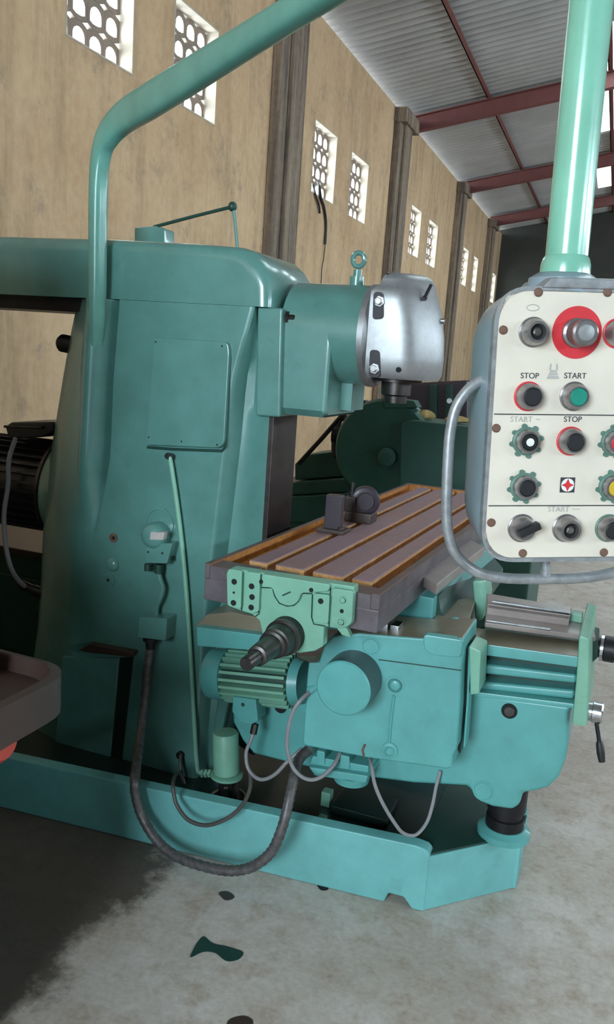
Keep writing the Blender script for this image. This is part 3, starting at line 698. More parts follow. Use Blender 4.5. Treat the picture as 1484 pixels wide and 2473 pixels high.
# side strips right of the gearbox (gib plates)
m = MB().prism(PY([(1122, 1545), (1134, 1560), (1128, 1690), (1112, 1822), (1104, 1810)], 2.14), (0, .1, 0)); m.obj('gib_strip', 'oil', mill, bev=.003, label='oily gib strip beside the gearbox')
m = MB().prism(PY([(1132, 1562), (1140, 1566), (1132, 1700), (1124, 1806), (1119, 1806), (1127, 1690)], 2.12), (0, .05, 0)); m.obj('gib_strip', 'green2', mill, bev=.003)
m = MB().prism(PY([(1133, 1560), (1163, 1573), (1158, 1676), (1136, 1680)], 2.11), (0, .1, 0)); m.obj('way_wiper', 'lgreen', mill, bev=.005, label='pale green wiper block on the cross slide')
# cross slide ways: ledge and two ribs over a recessed web
MB().prism(PY([(1145, 1560), (1395, 1592), (1384, 1704), (1140, 1672)], 2.275), (0, .36, 0)).obj('cross_slide', 'dgreen', mill, label='green ribbed cross slide running out of the knee')  # web coloured dark as painted shade between the ribs
cs = COL.objects['cross_slide']
m = MB().prism(PY([(1147, 1552), (1399, 1586), (1397, 1613), (1147, 1580)], YN), (0, .14, 0)); o = m.obj('ledge', ['green2', 'slide'], cs, bev=.004)
for pol in o.data.polygons:
    if pol.normal.z > .7: pol.material_index = 1
for a, b, c, d in [(1604, 1637, 1622, 1655), (1644, 1672, 1668, 1690)]:
    pass
m = MB().prism(PY([(1150, 1602), (1394, 1630), (1392, 1652), (1150, 1626)], 2.228), (0, .1, 0)); m.obj('rib', 'green2', cs, bev=.008, seg=3)
m = MB().prism(PY([(1146, 1645), (1390, 1668), (1386, 1690), (1146, 1664)], 2.228), (0, .1, 0)); m.obj('rib', 'green2', cs, bev=.008, seg=3)
P = PY([(1399, 1534), (1424, 1542), (1423, 1640), (1419, 1752), (1406, 1757), (1382, 1748), (1392, 1640)], 2.19); ep = MB().prism(P, (0, .34, 0)).obj('end_plate', 'lgreen', mill, bev=.006, label='pale green end plate of the cross slide')
# chip guards on the slide
m = MB(); z0 = .785
def Zq(pts, z): return [UZ(a, b, z) for a, b in pts]
m.prism(Zq([(1172, 1503), (1440, 1538), (1432, 1506), (1176, 1458)], .80), (0, 0, -.014)); g1 = m.obj('chip_guard', 'guard', mill, bev=.003, label='brown oily guard plate along the cross slide')
m = MB(); m.prism(Zq([(1178, 1458), (1378, 1486), (1382, 1466), (1176, 1432)], .83), (0, 0, -.014)); m.prism([p for p in Zq([(1178, 1458), (1378, 1486)], .83)]+[p-Vector((0, 0, .04)) for p in Zq([(1378, 1486), (1178, 1458)], .83)], (0, .01, 0)); g2 = m.obj('chip_guard', 'guard', mill, bev=.003)
p0, p1 = Zq([(1190, 1453), (1378, 1481)], .833); MB().tube([p0, p1], .005, 8).obj('guard_edge', 'bright', g2, label='bright folded edge of the guard')
p0, p1 = Zq([(1176, 1499), (1330, 1521)], .802); MB().tube([p0, p1], .004, 8).obj('guard_edge', 'bright', g1, label='bright folded edge of the guard')
q = UZ(1390, 1490, .81); MB().box(q.x-.02, q.x+.02, q.y-.02, q.y+.02, .80, .825).obj('guard_block', 'lgreen', g1, bev=.003)
# bracket block and crank at the end
q = UY(1427, 1560, 2.36); m = MB().prism(PY([(1420, 1540), (1444, 1545), (1444, 1590), (1424, 1606)], 2.36), (0, .12, 0)); ck = m.obj('crank_bearing', 'dgreen', mill, bev=.004, label='dark green crank bearing on the end plate')
q = UY(1440, 1562, 2.42); m = MB().lathe(q, (1, 0, 0), [(0, .028), (.02, .028), (.022, .036), (.05, .036), (.055, .03), (.09, .03)], 24); m.obj('crank_dial', 'dsteel', ck, label='black dial with a bright edge')
MB().lathe(q+Vector((.012, 0, 0)), (1, 0, 0), [(0, .037), (.008, .037)], 24).obj('dial_ring', 'bright', ck)
m = MB().tube([q+Vector((.07, 0, 0)), q+Vector((.09, -.01, -.03)), q+Vector((.075, -.03, -.055))], .012, 10); m.obj('crank_handle', 'black', ck)
# clamp lever
q = UY(1421, 1716, 2.28); m = MB().lathe(q, (1, 0, 0), [(0, .026), (.01, .026), (.012, .029), (.034, .029), (.038, .025)], 24); lv = m.obj('lever_hub', 'bright', mill, label='bright steel hub of the clamp lever')
q2 = UY(1440, 1735, 2.27); q3 = UY(1449, 1795, 2.262); q4 = UY(1455, 1840, 2.255)
MB().tube([q2, q3], .0055, 10).obj('lever_rod', 'dsteel', lv); m = MB().tube([q3+(q4-q3)*-.15, q3, q3+(q4-q3)*.5, q4], [.006, .0095, .011, .0085], 12); m.obj('lever_grip', 'black', lv, label='black lever grip pointing down')

# --- saddle under the table
m = MB()
P = [Vector((-.90, 2.28, .70)), Vector((-.476, 2.28, .70)), Vector((-.476, 2.28, .85)), Vector((-.90, 2.28, .85))]
m.prism(P, (0, .9, 0)); sd = m.obj('saddle', 'green2', mill, bev=.006, xf=TR, label='green saddle carrying the table')
m = MB().prism([(-.4765, 2.30, .70), (-.40, 2.32, .70), (-.40, 2.32, .75), (-.45, 2.31, .80), (-.46, 2.30, .848), (-.4765, 2.30, .848)], (0, .85, 0)); m.obj('saddle_shaded_side', 'dgreen', sd, bev=.004)  # dark green here is painted shade below the table guard
m = MB().prism(Zq([(1003, 1380), (1056, 1412), (1172, 1320), (1118, 1294)], .90), (0, 0, -.03)); m.obj('table_guard', 'guard', mill, bev=.003, label='grey steel dog rail along the table side')
P = Zq([(1008, 1535), (1120, 1548), (1152, 1440), (1085, 1450), (1040, 1500)], .79); m = MB().prism(P, (0, 0, -.05)); m.obj('slide_cover', 'slide', mill, bev=.004, label='oily brown way cover between saddle and knee')
m = MB(); 
for a, b, c, d in [(915, 938, 1505, 1524), (945, 960, 1508, 1530)]:
    q = UY((a+b)/2, (c+d)/2, 2.1); m.box(q.x-.012, q.x+.012, q.y, q.y+.05, q.z-.009, q.z+.009)
m.obj('oil_nipple', 'bright', mill, bev=.002, label='bright oil nipples under the table corner')
for (a, b) in [(1100, 1496), (1062, 1512)]:
    q = UZ(a, b, .79); MB().lathe(q, (0, 0, 1), [(-.005, .012), (.004, .012), (.006, .007)], 6).obj('cap_screw', 'green2', COL.objects['slide_cover'])
q = UZ(1150, 1440, .80); m = MB().prism(PY([(1140, 1402), (1172, 1400), (1178, 1440), (1166, 1500), (1148, 1500)], 2.52), (0, .1, 0)); m.obj('slide_bracket', 'lgreen', mill, bev=.01, label='pale green bracket behind the table guard')
# left wing of the saddle
m = MB().prism(PY([(474, 1514), (655, 1536), (655, 1574), (476, 1561)], 2.13), (0, .2, 0)); wg = m.obj('knee_wing', 'green2', mill, bev=.004, label='green shelf left of the table bracket')
q = [UZ(472, 1512, UY(472, 1512, 2.13).z+.002)]
m = MB().prism(PY([(470, 1512), (500, 1484), (560, 1478), (640, 1494), (640, 1530)], 2.16), (0, .12, 0)); m.obj('wing_cover', 'slide', wg, bev=.004)

# --- feed motor under the wing
my = 2.20; c0 = UY(508, 1625, my); c1 = UY(735, 1648, my); axm = (c1-c0).normalized(); RM = .078
L = (c1-c0).length
m = MB().lathe(c0, axm, [(0, RM*.8), (.004, RM*.92), (.012, RM*.97), (.062, RM*.97), (.066, RM*.72), (L-.03, RM*.72), (L-.028, RM*.9), (L, RM*.8)], 40)
fm = m.obj('feed_motor', 'green2', mill, smooth=40, label='small green finned feed motor under the shelf')
u = axm.cross(Vector((0, 0, 1))).normalized(); w_ = u.cross(axm)
MB().cyl(c0+axm*.066, c0+axm*(L-.03), RM*.735, n=40).obj('motor_core', 'dgreen', fm)  # dark core paints in shade and dirt between the fins
for k in range(13):
    d = u*math.sin(R(-30+190*k/12))+w_*math.cos(R(-30+190*k/12))
    e = d.cross(axm); p0 = c0+axm*.068; p1 = c0+axm*(L-.032)
    a0 = p0+d*RM*.7; b0 = p1+d*RM*.7; h = d*(RM*.34); tt = e*.0042
    MB().prism([a0-tt, b0-tt, b0-tt+h, a0-tt+h], tt*2).obj('cooling_fin', 'lgreen', fm, smooth=0)
P = PY([(562, 1682), (618, 1690), (624, 1742), (606, 1752), (580, 1744), (560, 1720)], my-RM-.005); tb = MB().prism(P, (0, .06, 0)).obj('terminal_box', 'green2', fm, bev=.005)
q = UY(587, 1702, my-RM-.005); MB().lathe(q, (0, -1, 0), [(0, .006), (.003, .004)], 10).obj('screw', 'dgreen', fm)
m = MB().prism(PY([(520, 1690), (560, 1700), (600, 1760), (612, 1830), (560, 1790), (520, 1740)], 2.36), (0, .25, 0)); m.obj('knee_side', 'dgreen', knee, bev=.01)
q = UY(678, 1707, YN-.001); MB().lathe(q, (0, -1, 0), [(-.01, .02), (.001, .02)], 20).obj('inspection_hole', 'void', knee)

# --- coolant pump, brackets under the gearbox
q = UY(545, 1768, 2.2); q1 = UY(548, 1868, 2.2); m = MB().lathe(q1, q-q1, [(0, .034), (.006, .041), ((q-q1).length-.006, .040), ((q-q1).length, .036)], 32); m.lathe(q1+Vector((0, 0, -.008)), (0, 0, 1), [(0, .05), (.007, .05), (.009, .042)], 32)
cp = m.obj('coolant_pump', 'lgreen', mill, smooth=40, label='pale green upright coolant pump cylinder')
for (a, b) in [(536, 0), (560, .01), (574, 0)]:
    q = UY(a, 1876, 2.2+b); MB().cyl((q.x, q.y, q.z), (q.x, q.y, .105), .0085, n=12).obj('pump_leg', 'steel', cp)
q = UZ(548, 1930, .106); MB().tube([Vector((q.x+.0, q.y, .108))+Vector((math.cos(a)*.055, math.sin(a)*.07, 0)) for a in [2*math.pi*k/28 for k in range(28)]], .004, 8, closed=True).obj('tray_ring', 'slide', cp)
m = MB().prism(PY([(755, 1826), (890, 1850), (890, 1872), (745, 1852)], 2.12), (0, .1, 0)); m.prism(PY([(745, 1852), (890, 1874), (884, 1892), (760, 1874)], 2.10), (0, .12, 0)); m.prism(PY([(765, 1812), (785, 1816), (785, 1850), (765, 1848)], 2.115), (0, .06, 0)); m.prism(PY([(820, 1822), (845, 1828), (845, 1860), (820, 1856)], 2.115), (0, .06, 0))
ub = m.obj('pump_bracket', 'green2', mill, bev=.004, label='green bracket under the feed gearbox')
q = UY(850, 1872, 2.17); MB().lathe((q.x, q.y, q.z-.02), (0, 0, 1), [(0, .035), (.006, .05), (.03, .055)], 24).obj('drip_cup', 'green2', ub)

# --- hoses and cables of the machine
def path(pts, n=6): return catmull([UY(a, b, y) for a, b, y in pts], n)
hp_ = path([(745, 1812, 2.12), (722, 1836, 2.08), (708, 1888, 2.02), (696, 1945, 1.98), (680, 2005, 1.96), (655, 2058, 1.955), (612, 2092, 1.95), (560, 2103, 1.945), (500, 2094, 1.945), (430, 2070, 1.955), (378, 2028, 1.97), (343, 1970, 1.985), (328, 1920, 1.985), (326, 1888, 1.99), (329, 1855, 2.05), (337, 1795, 2.16), (349, 1700, 2.245), (358, 1610, 2.25), (364, 1556, 2.25)], 8)
# corrugated sleeve: alternate radii
rr = [.0135 if k % 2 else .0155 for k in range(len(hp_))]
MB().tube(hp_, rr, 14).obj('flexible_conduit', 'hose', mill, smooth=60, label='thick grey ribbed conduit looping over the base')
MB().tube(path([(752, 1668, 2.03), (728, 1690, 2.0), (709, 1717, 1.99), (697, 1757, 1.99), (694, 1807, 2.0), (709, 1855, 2.02), (740, 1881, 2.03), (773, 1878, 2.05), (804, 1851, 2.08), (822, 1820, 2.12)]), .0055, 10).obj('cable', 'cable', mill, label='grey cable looping below the gearbox')
MB().cyl(UY(748, 1668, 2.032), UY(768, 1655, 2.045), .013, n=10).obj('cable_gland', 'green2', mill)
MB().tube(path([(614, 1760, 2.12), (608, 1784, 2.11), (595, 1818, 2.10), (601, 1858, 2.09), (628, 1882, 2.08), (662, 1872, 2.08), (696, 1838, 2.09), (730, 1808, 2.11)]), .0055, 10).obj('cable', 'cable', mill, label='grey cable hanging from the feed motor')
MB().cyl(UY(612, 1772, 2.118), UY(617, 1748, 2.125), .011, n=8).obj('cable_gland', 'steel', mill)
MB().tube(path([(603, 1858, 2.10), (606, 1885, 2.08), (602, 1912, 2.06), (585, 1945, 2.03), (550, 1976, 2.0), (500, 1993, 1.99), (455, 1980, 1.99), (428, 1945, 2.0), (420, 1915, 2.01), (418, 1893, 2.03), (422, 1875, 2.12), (428, 1868, 2.2)]), .006, 10).obj('cable', 'cabled', mill, label='dark cable loop in front of the base')
MB().tube(path([(437, 1824, 2.265), (436, 1845, 2.25), (440, 1875, 2.24), (447, 1900, 2.24)]), .006, 10).obj('cable', 'cabled', mill, label='short dark cable at the column foot')
MB().tube(path([(893, 1828, 2.11), (898, 1850, 2.07), (906, 1895, 2.05), (925, 1940, 2.05), (952, 1985, 2.07), (975, 2012, 2.09), (1005, 2016, 2.12), (1032, 1985, 2.15), (1046, 1940, 2.17), (1054, 1900, 2.19), (1064, 1862, 2.205)]), .005, 10).obj('cable', 'cable', mill, label='thin grey cable loop under the knee')

# --- main motor behind the column
my, mz = 2.56, .945; MX = UY(88, 1165, my-.19).x
m = MB().lathe((MX+.12, my, mz), (-1, 0, 0), [(0, .215), (.10, .20), (.118, .19)], 48); m.obj('motor_flange', 'green', mill, smooth=40)
m = MB().lathe((MX+.02, my, mz), (-1, 0, 0), [(0, .188), (.016, .188), (.018, .15), (.62, .15), (.64, .12)], 48)
mm = m.obj('main_motor', 'motor', mill, smooth=40, label='black finned main motor at the back of the column')
m = MB().lathe((MX+.005, my, mz), (-1, 0, 0), [(0, .198), (.012, .198)], 48); m.obj('motor_ring', 'steel', mm)
for k in range(32):
    a = 2*math.pi*k/32; d = Vector((0, math.cos(a), math.sin(a))); e = Vector((0, -math.sin(a), math.cos(a)))*.003
    p0 = Vector((MX-.02, my, mz))+d*.145; h = d*.026
    MB().prism([p0-e, p0-e+Vector((-.55, 0, 0)), p0-e+Vector((-.55, 0, 0))+h, p0-e+h], e*2).obj('cooling_fin', 'motor', mm, smooth=0)
P = PY([(12, 1030), (26, 1020), (130, 1018), (132, 1042), (100, 1056), (20, 1060)], 2.44); m = MB().prism(P, (0, .2, 0)); tb = m.obj('terminal_box', 'motor', mm, bev=.006, label='black terminal box with a bright edge')
P = PY([(8, 1027), (102, 1030), (100, 1036), (8, 1033)], 2.43); MB().prism(P, (0, .02, 0)).obj('box_lid', 'steel', mm, bev=.002)
MB().tube(path([(38, 1058, 2.42), (22, 1110, 2.38), (20, 1170, 2.38), (10, 1240, 2.38), (13, 1310, 2.38), (26, 1370, 2.38), (50, 1408, 2.39), (85, 1430, 2.42)]), .0085, 12).obj('motor_cable', 'cable', mill, label='grey cable hanging from the motor box')
MB().lathe(UY(78, 1424, 2.41), Vector((1, 0, -.2)), [(-.05, .018), (0, .018), (.01, .022), (.06, .022)], 14).obj('cable_gland', 'dsteel', mill)

# ================================================================== CONTROL PANEL
PN = Vector((math.sin(R(28)), -math.cos(R(28)), 0.0))
P0 = UY(1330, 1030, 1.2)
def PP(px, py, d=0): return UP(px, py, P0-PN*d, PN)          # d = depth behind the plate
ex = (PP(1484, 1003)-PP(1190, 1000)).normalized(); ez = PN.cross(ex)*-1
if ez.z < 0: ez = -ez
ez = (ez-PN*ez.dot(PN)).normalized()
panel = thing('control_panel', 'grey pendant control box with cream push-button plate hanging from green pole', 'control panel', PP(1385, 1345))
def loc(px, py): v = PP(px, py)-P0; return v.dot(ex), v.dot(ez)
def W(x, z, d=0): return P0+ex*x+ez*z-PN*d
xc = loc(1385, 1065)[0]; xl = loc(1190, 1030)[0]; zt = loc(1330, 703)[1]; zbm = loc(1300, 1347)[1]
xl2 = xc*2-xl
plate = MB().prism(round_poly([W(xl-.002, zbm), W(xl2, zbm), W(xl2, zt), W(xl+.0, zt)], .032, 8), -PN*.004).obj('front_plate', 'cream', panel, bev=.001, seg=1, label='cream plastic front plate with worn lettering')
# sheet box: back shell with big round corners, slightly larger than the plate
D = .115
def shell(g, d): return round_poly([W(xl-g, zbm-g, d), W(xl2+g, zbm-g, d), W(xl2+g, zt+g, d), W(xl-g, zt+g, d)], .05+d*.35, 8)
m = MB().loft([shell(.004, .004), shell(.005, .012), shell(.004, .095), shell(-.006, .112), shell(-.03, .118)]); m.obj('enclosure', 'grey', panel, smooth=50, label='grey sheet steel enclosure with rounded corners')
rim = MB(); a = shell(.006, .0); b = shell(.006, .012); c = shell(.0005, .0); n = len(a)
rim.face_add(a+b+c, [[i, (i+1) % n, n+(i+1) % n, n+i] for i in range(n)]+[[i, 2*n+i, 2*n+(i+1) % n, (i+1) % n] for i in range(n)]); rim.obj('rim', 'tube', panel, smooth=50)
m = MB().prism([W(xl+.055, zt+.004, -.003), W(xl2-.055, zt+.004, -.003), W(xl2-.065, zt+.018, -.003), W(xl+.068, zt+.018, -.003)], -PN*.10); m.obj('top_flange', 'tube', panel, bev=.003)
# top cap under the pole
m = MB().loft([[PBm+Vector((a*s_, b*s_, z)) for a, b in [(math.cos(2*math.pi*k/24), math.sin(2*math.pi*k/24)) for k in range(24)]] for s_, z in ((.05, -.03), (.048, -.012), (.036, -.004))]); m.obj('pole_socket', 'grey', panel)
# section lines
for (y0, y1) in ((1001, 1004), (1221, 1225)):
    z = loc(1300, y0)[1]; MB().prism([W(xl+.001, z-.0007, -.0004), W(xl2-.001, z-.0007, -.0004), W(xl2-.001, z+.0007, -.0004), W(xl+.001, z+.0007, -.0004)], -PN*-.0006).obj('section_line', 'ink', plate, smooth=0)
def button(px, py, kind, cap, ring='bezel', r=.0195, label=None):
    x, z = loc(px, py); c = W(x, z)
    b = MB()
    if kind == 'toothed':
        b.lathe(c, PN, [(-.001, r), (.004, r), (.005, r*.92)], 28)
        for k in range(8):
            a = 2*math.pi*k/8+.2; q = c+(ex*math.cos(a)+ez*math.sin(a))*r*1.06; b.lathe(q, PN, [(-.001, .0035), (.004, .0035)], 8)
        o = b.obj('push_button', ring, panel, label=label)
        MB().lathe(c, PN, [(.002, r*.86), (.012, r*.82), (.016, r*.74), (.016, r*.60), (.013, r*.58)], 28).obj('bezel', 'bezel', o)
        MB().lathe(c, PN, [(.004, r*.58), (.0145, r*.58), (.016, r*.5)], 24).obj('button_cap', cap, o)
    elif kind == 'push':
        b.lathe(c, PN, [(-.001, r*1.02), (.002, r*1.02), (.003, r*.95)], 28); o = b.obj('push_button', ring, panel, label=label)
        MB().lathe(c, PN, [(.001, r*.93), (.012, r*.88), (.018, r*.74), (.018, r*.64), (.015, r*.62)], 28).obj('bezel', 'bezel', o)
        MB().lathe(c, PN, [(.004, r*.62), (.0175, r*.62), (.019, r*.54)], 24).obj('button_cap', cap, o)
    elif kind == 'pilot':
        b.lathe(c, PN, [(-.001, r*1.02), (.002, r*1.02), (.003, r*.95)], 28); o = b.obj('pilot_switch', ring, panel, label=label)
        MB().lathe(c, PN, [(.001, r*.93), (.012, r*.9), (.020, r*.72), (.020, r*.55), (.012, r*.5)], 28).obj('bezel', 'bezel', o)
        MB().lathe(c, PN, [(.004, r*.3), (.016, r*.3), (.018, r*.2)], 12).obj('stem', 'bright', o)
        MB().lathe(c, PN, [(.004, r*.54), (.0125, r*.54)], 24).obj('socket', 'void', o)
    else:
        b.lathe(c, PN, [(-.001, r*1.02), (.002, r*1.02), (.003, r*.95)], 28); o = b.obj('selector_switch', ring, panel, label=label)
        MB().lathe(c, PN, [(.001, r*.93), (.010, r*.88), (.016, r*.72), (.016, r*.5)], 28).obj('bezel', 'bezel', o)
        d = ex*math.cos(R(25))+ez*math.sin(R(25)); e = d.cross(PN)
        MB().prism([c+PN*.012-d*r*.6-e*.005, c+PN*.012+d*r*1.0-e*.005, c+PN*.012+d*r*1.0+e*.005, c+PN*.012-d*r*.6+e*.005], PN*.014).obj('selector_knob', cap, o, bev=.0015)
    return o
# red disc behind the emergency stop
x, z = loc(1394, 803); disc_o = MB().lathe(W(x, z), PN, [(-.001, .0345), (.0012, .0345)], 48).obj('stop_disc', 'redp', panel, label='red emergency stop disc')
button(1288, 802, 'pilot', 'void', label='chrome key switch in the top left corner')
x, z = loc(1391, 804); c = W(x, z)
MB().lathe(c, PN, [(0, .020), (.006, .0195), (.008, .0165), (.022, .016), (.026, .018), (.032, .0175), (.034, .015)], 32).obj('stop_stem', 'bezel', disc_o); MB().lathe(c, PN, [(.033, .012), (.036, .010), (.037, .004)], 20).obj('stop_cap', 'tube', disc_o)
button(1490, 805, 'push', 'black', 'redp')
button(1276, 957, 'push', 'black', 'redp', label='black push button with a thin red ring'); button(1386, 957, 'push', 'greenp', label='green start push button'); 
q = button(1271, 1065, 'toothed', 'void', 'greend', label='empty button socket in toothed ring'); x, z = loc(1271, 1065); MB().lathe(W(x, z), PN, [(.014, .0055), (.017, .0055), (.0175, .0035)], 16).obj('stem', 'white', q); button(1378, 1065, 'push', 'black', 'redp', label='black push button with a red ring'); button(1484, 1067, 'toothed', 'redp', 'greend', label='red button in a toothed green ring')
button(1265, 1175, 'toothed', 'black', 'greend', label='black button in toothed green ring'); button(1478, 1175, 'toothed', 'yellowp', 'greend', label='yellow button in toothed green ring')
button(1260, 1275, 'selector', 'black', label='black pointer switch in the bottom row'); button(1367, 1275, 'pilot', 'void', label='empty metal socket'); button(1470, 1275, 'push', 'black', 'greend')
# lettering
def text(s, px, py, h, mat, name='lettering', par=plate):
    cu = bpy.data.curves.new('lettering_curve', 'FONT'); cu.body = s; cu.size = h*1.38; cu.align_x = 'CENTER'; cu.align_y = 'CENTER'; cu.extrude = .0003
    t = bpy.data.objects.new('tmp', cu); COL.objects.link(t); me = bpy.data.meshes.new_from_object(t); bpy.data.objects.remove(t)
    x, z = loc(px, py); o0 = W(x, z, -.0004)
    for v in me.vertices: v.co = o0+ex*v.co.x+ez*v.co.y+PN*v.co.z
    me.materials.clear(); me.materials.append(M[mat]); me.name = name
    o = bpy.data.objects.new(name, me); COL.objects.link(o); o.parent = par; return o
text('STOP', 1280, 908, .0078, 'ink'); text('START', 1390, 908, .0078, 'ink'); text('START', 1260, 1013, .0078, 'inkpale'); text('STOP', 1384, 1013, .0078, 'ink')
text('START', 1350, 1230, .0078, 'inkpale'); text('~', 1300, 1012, .008, 'inkpale'); text('~~', 1392, 1229, .007, 'inkpale')
# pictograms: oval, pump symbol
x, z = loc(1288, 743); MB().tube([W(x+.0085*math.cos(a), z+.004*math.sin(a), -.0002) for a in [2*math.pi*k/20 for k in range(20)]], .0006, 6, closed=True).obj('pictogram', 'inkpale', plate)
x, z = loc(1337, 900); m = MB()
for (a, b, c, d) in [(-.009, .009, -.008, -.004), (-.0065, .0065, -.003, 0), (-.005, .005, .001, .0035), (-.006, -.004, .0035, .012), (.004, .006, .0035, .012)]: m.prism([W(x+a, z+c, -.0004), W(x+b, z+c, -.0004), W(x+b*.8, z+d, -.0004), W(x+a*.8, z+d, -.0004)], PN*.0005)
m.obj('pictogram', 'inkpale', plate, smooth=0)
# emblem: black square, white disc, red four-pointed star
x, z = loc(1371, 1171); h = .0105
em = MB().prism([W(x-h, z-h, -.0004), W(x+h, z-h, -.0004), W(x+h, z+h, -.0004), W(x-h, z+h, -.0004)], PN*.0006).obj('emblem', 'ink', plate, smooth=0)
MB().prism([W(x+.0092*math.cos(a), z+.0092*math.sin(a), -.001) for a in [2*math.pi*k/28 for k in range(28)]], PN*.0005).obj('emblem_disc', 'white', plate, smooth=0)
st = []
for k in range(8): a = math.pi/4*k; r_ = .0088 if k % 2 == 0 else .0040; st.append(W(x+r_*math.cos(a), z+r_*math.sin(a), -.0015))
MB().prism(st, PN*.0005).obj('emblem_star', 'redp', plate, smooth=0)
for sx, sz in ((-1, -1), (1, -1), (1, 1), (-1, 1)):
    a = math.atan2(sz, sx); MB().prism([W(x+.0095*math.cos(a+q), z+.0095*math.sin(a+q), -.0013) if j == 0 else W(x+.0062*math.cos(a+q), z+.0062*math.sin(a+q), -.0013) for q, j in ((-.25, 0), (.25, 0), (.12, 1), (-.12, 1))], PN*.0004).obj('emblem_tick', 'white', plate, smooth=0)
# plate screws with rust halos, stains
for (a, b) in [(1216, 797), (1301, 706), (1199, 1034), (1187, 1262), (1263, 1336), (1459, 1334), (1468, 706)]:
    x, z = loc(a, b); MB().lathe(W(x, z), PN, [(-.001, .006), (.0012, .006), (.003, .004)], 14).obj('screw', 'rustdot', plate)
# guard handle tube
hd = .05
hl = [(1176, 914), (1150, 926), (1122, 952), (1100, 990), (1088, 1045), (1083, 1110), (1080, 1180), (1079, 1240), (1084, 1290), (1100, 1335), (1130, 1368), (1170, 1388), (1230, 1397), (1320, 1398), (1400, 1396), (1460, 1388), (1520, 1370), (1565, 1335), (1582, 1290), (1588, 1240), (1600, 1100), (1590, 1000), (1560, 930)]
MB().tube(catmull([PP(a, b, hd) for a, b in hl], 5), .0078, 14).obj('guard_handle', 'tube', panel, smooth=60, label='grey tube handle curving around the box')
MB().cyl(PP(1318, 1345, hd), PP(1320, 1396, hd), .007, n=14).obj('handle_stay', 'tube', panel)

# ================================================================== THINGS LYING ON THE TABLE
q = UZ(808, 1283, ZT)
bl = thing('angle_block', 'plum-dark upright steel block standing on rusty table', 'angle block', (q.x, q.y, ZT))
m = MB().box(q.x-.030, q.x+.024, q.y-.02, q.y+.012, ZT, ZT+.118); m.obj('upright', 'purple', bl, bev=.003)
m = MB().box(q.x-.045, q.x+.045, q.y-.045, q.y+.03, ZT, ZT+.012); m.lathe((q.x+.03, q.y-.028, ZT+.011), (0, 0, 1), [(0, .012), (.01, .012), (.012, .008)], 6); m.obj('foot', 'brown', bl, bev=.002)
q = UZ(862, 1262, ZT)
cl = thing('machine_clamp', 'dark round clamp with jaws lying behind the upright block', 'clamp', (q.x, q.y+.03, ZT))
c = Vector((q.x+.015, q.y+.03, ZT+.072)); ax = Vector((.35, -1, .05))
m = MB().lathe(c+ax*-.02, ax, [(0, .05), (.028, .05), (.032, .044), (.032, .03), (.045, .028)], 28); m.obj('round_head', 'purple', cl, smooth=40)
m = MB().box(q.x-.045, q.x+.05, q.y-.005, q.y+.07, ZT, ZT+.035); m.box(q.x-.05, q.x-.01, q.y, q.y+.05, ZT+.03, ZT+.085); m.obj('clamp_body', 'brown', cl, bev=.005)
m = MB().lathe((q.x-.03, q.y+.02, ZT+.08), (0, 0, 1), [(0, .012), (.02, .012), (.02, .007), (.05, .007)], 10); m.obj('clamp_screw', 'dsteel', cl)

# ================================================================== BACKGROUND MACHINES
YM = 4.6
gm = thing('gear_hobbing_machine', 'dark green machine with round guard disc behind the rusty table', 'machine', (-1.2, 5.0, 0))
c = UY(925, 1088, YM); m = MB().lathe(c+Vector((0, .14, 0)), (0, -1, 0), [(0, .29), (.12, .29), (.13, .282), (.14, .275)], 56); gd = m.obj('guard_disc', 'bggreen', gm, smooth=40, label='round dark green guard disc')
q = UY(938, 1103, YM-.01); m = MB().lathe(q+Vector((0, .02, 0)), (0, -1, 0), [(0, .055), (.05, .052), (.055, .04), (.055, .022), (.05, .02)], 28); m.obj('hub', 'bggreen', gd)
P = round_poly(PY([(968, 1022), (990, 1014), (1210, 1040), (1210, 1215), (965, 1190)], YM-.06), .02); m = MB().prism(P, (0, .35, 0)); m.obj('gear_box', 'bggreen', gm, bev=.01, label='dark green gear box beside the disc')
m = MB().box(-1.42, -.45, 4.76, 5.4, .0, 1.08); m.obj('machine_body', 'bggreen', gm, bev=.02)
P = PY([(925, 960), (1000, 968), (1010, 985), (930, 985)], YM-.01); MB().prism(P, (0, .1, 0)).obj('guard_lip', 'bggreen', gm, bev=.003)
for i, (a, b, w_, h_) in enumerate([(1028, 1004, .055, .05), (1062, 1008, .062, .035), (1004, 988, .024, .045)]):
    q = UY(a, b, YM+.08); m = MB(); n = 20
    zb_ = UY(a, 1014+max(0, a-990)*.118, YM-.06).z+.004; q.z = zb_+h_*.5+.002; q.x += (-.02, .085, -.07)[i]; q.y += (0, .0, .06)[i]
    wob = [1+.3*math.sin(3*2*math.pi*j/n+i)+.15*math.sin(5*2*math.pi*j/n+2*i) for j in range(n)]
    secs = []
    for (t, k) in [(0, .75), (.2, 1), (.5, .85), (.8, .5), (1.0, .2)]:
        secs.append([(q.x+w_*k*wob[j]*math.cos(2*math.pi*j/n)+.02*t, q.y+.05*k*math.sin(2*math.pi*j/n), q.z-h_*.5+h_*(t+.12*math.sin(math.pi*t)*math.sin(3*2*math.pi*j/n+i))) for j in range(n)])
    o = MB().loft(secs).obj('rag', 'rag', smooth=70); tag(o, ['crumpled yellow rag on left of dark gear box', 'flat brownish yellow rag on right of the gear box', 'small pale rag nearest the round guard disc'][i], 'rag', 'rags on the dark gear box')
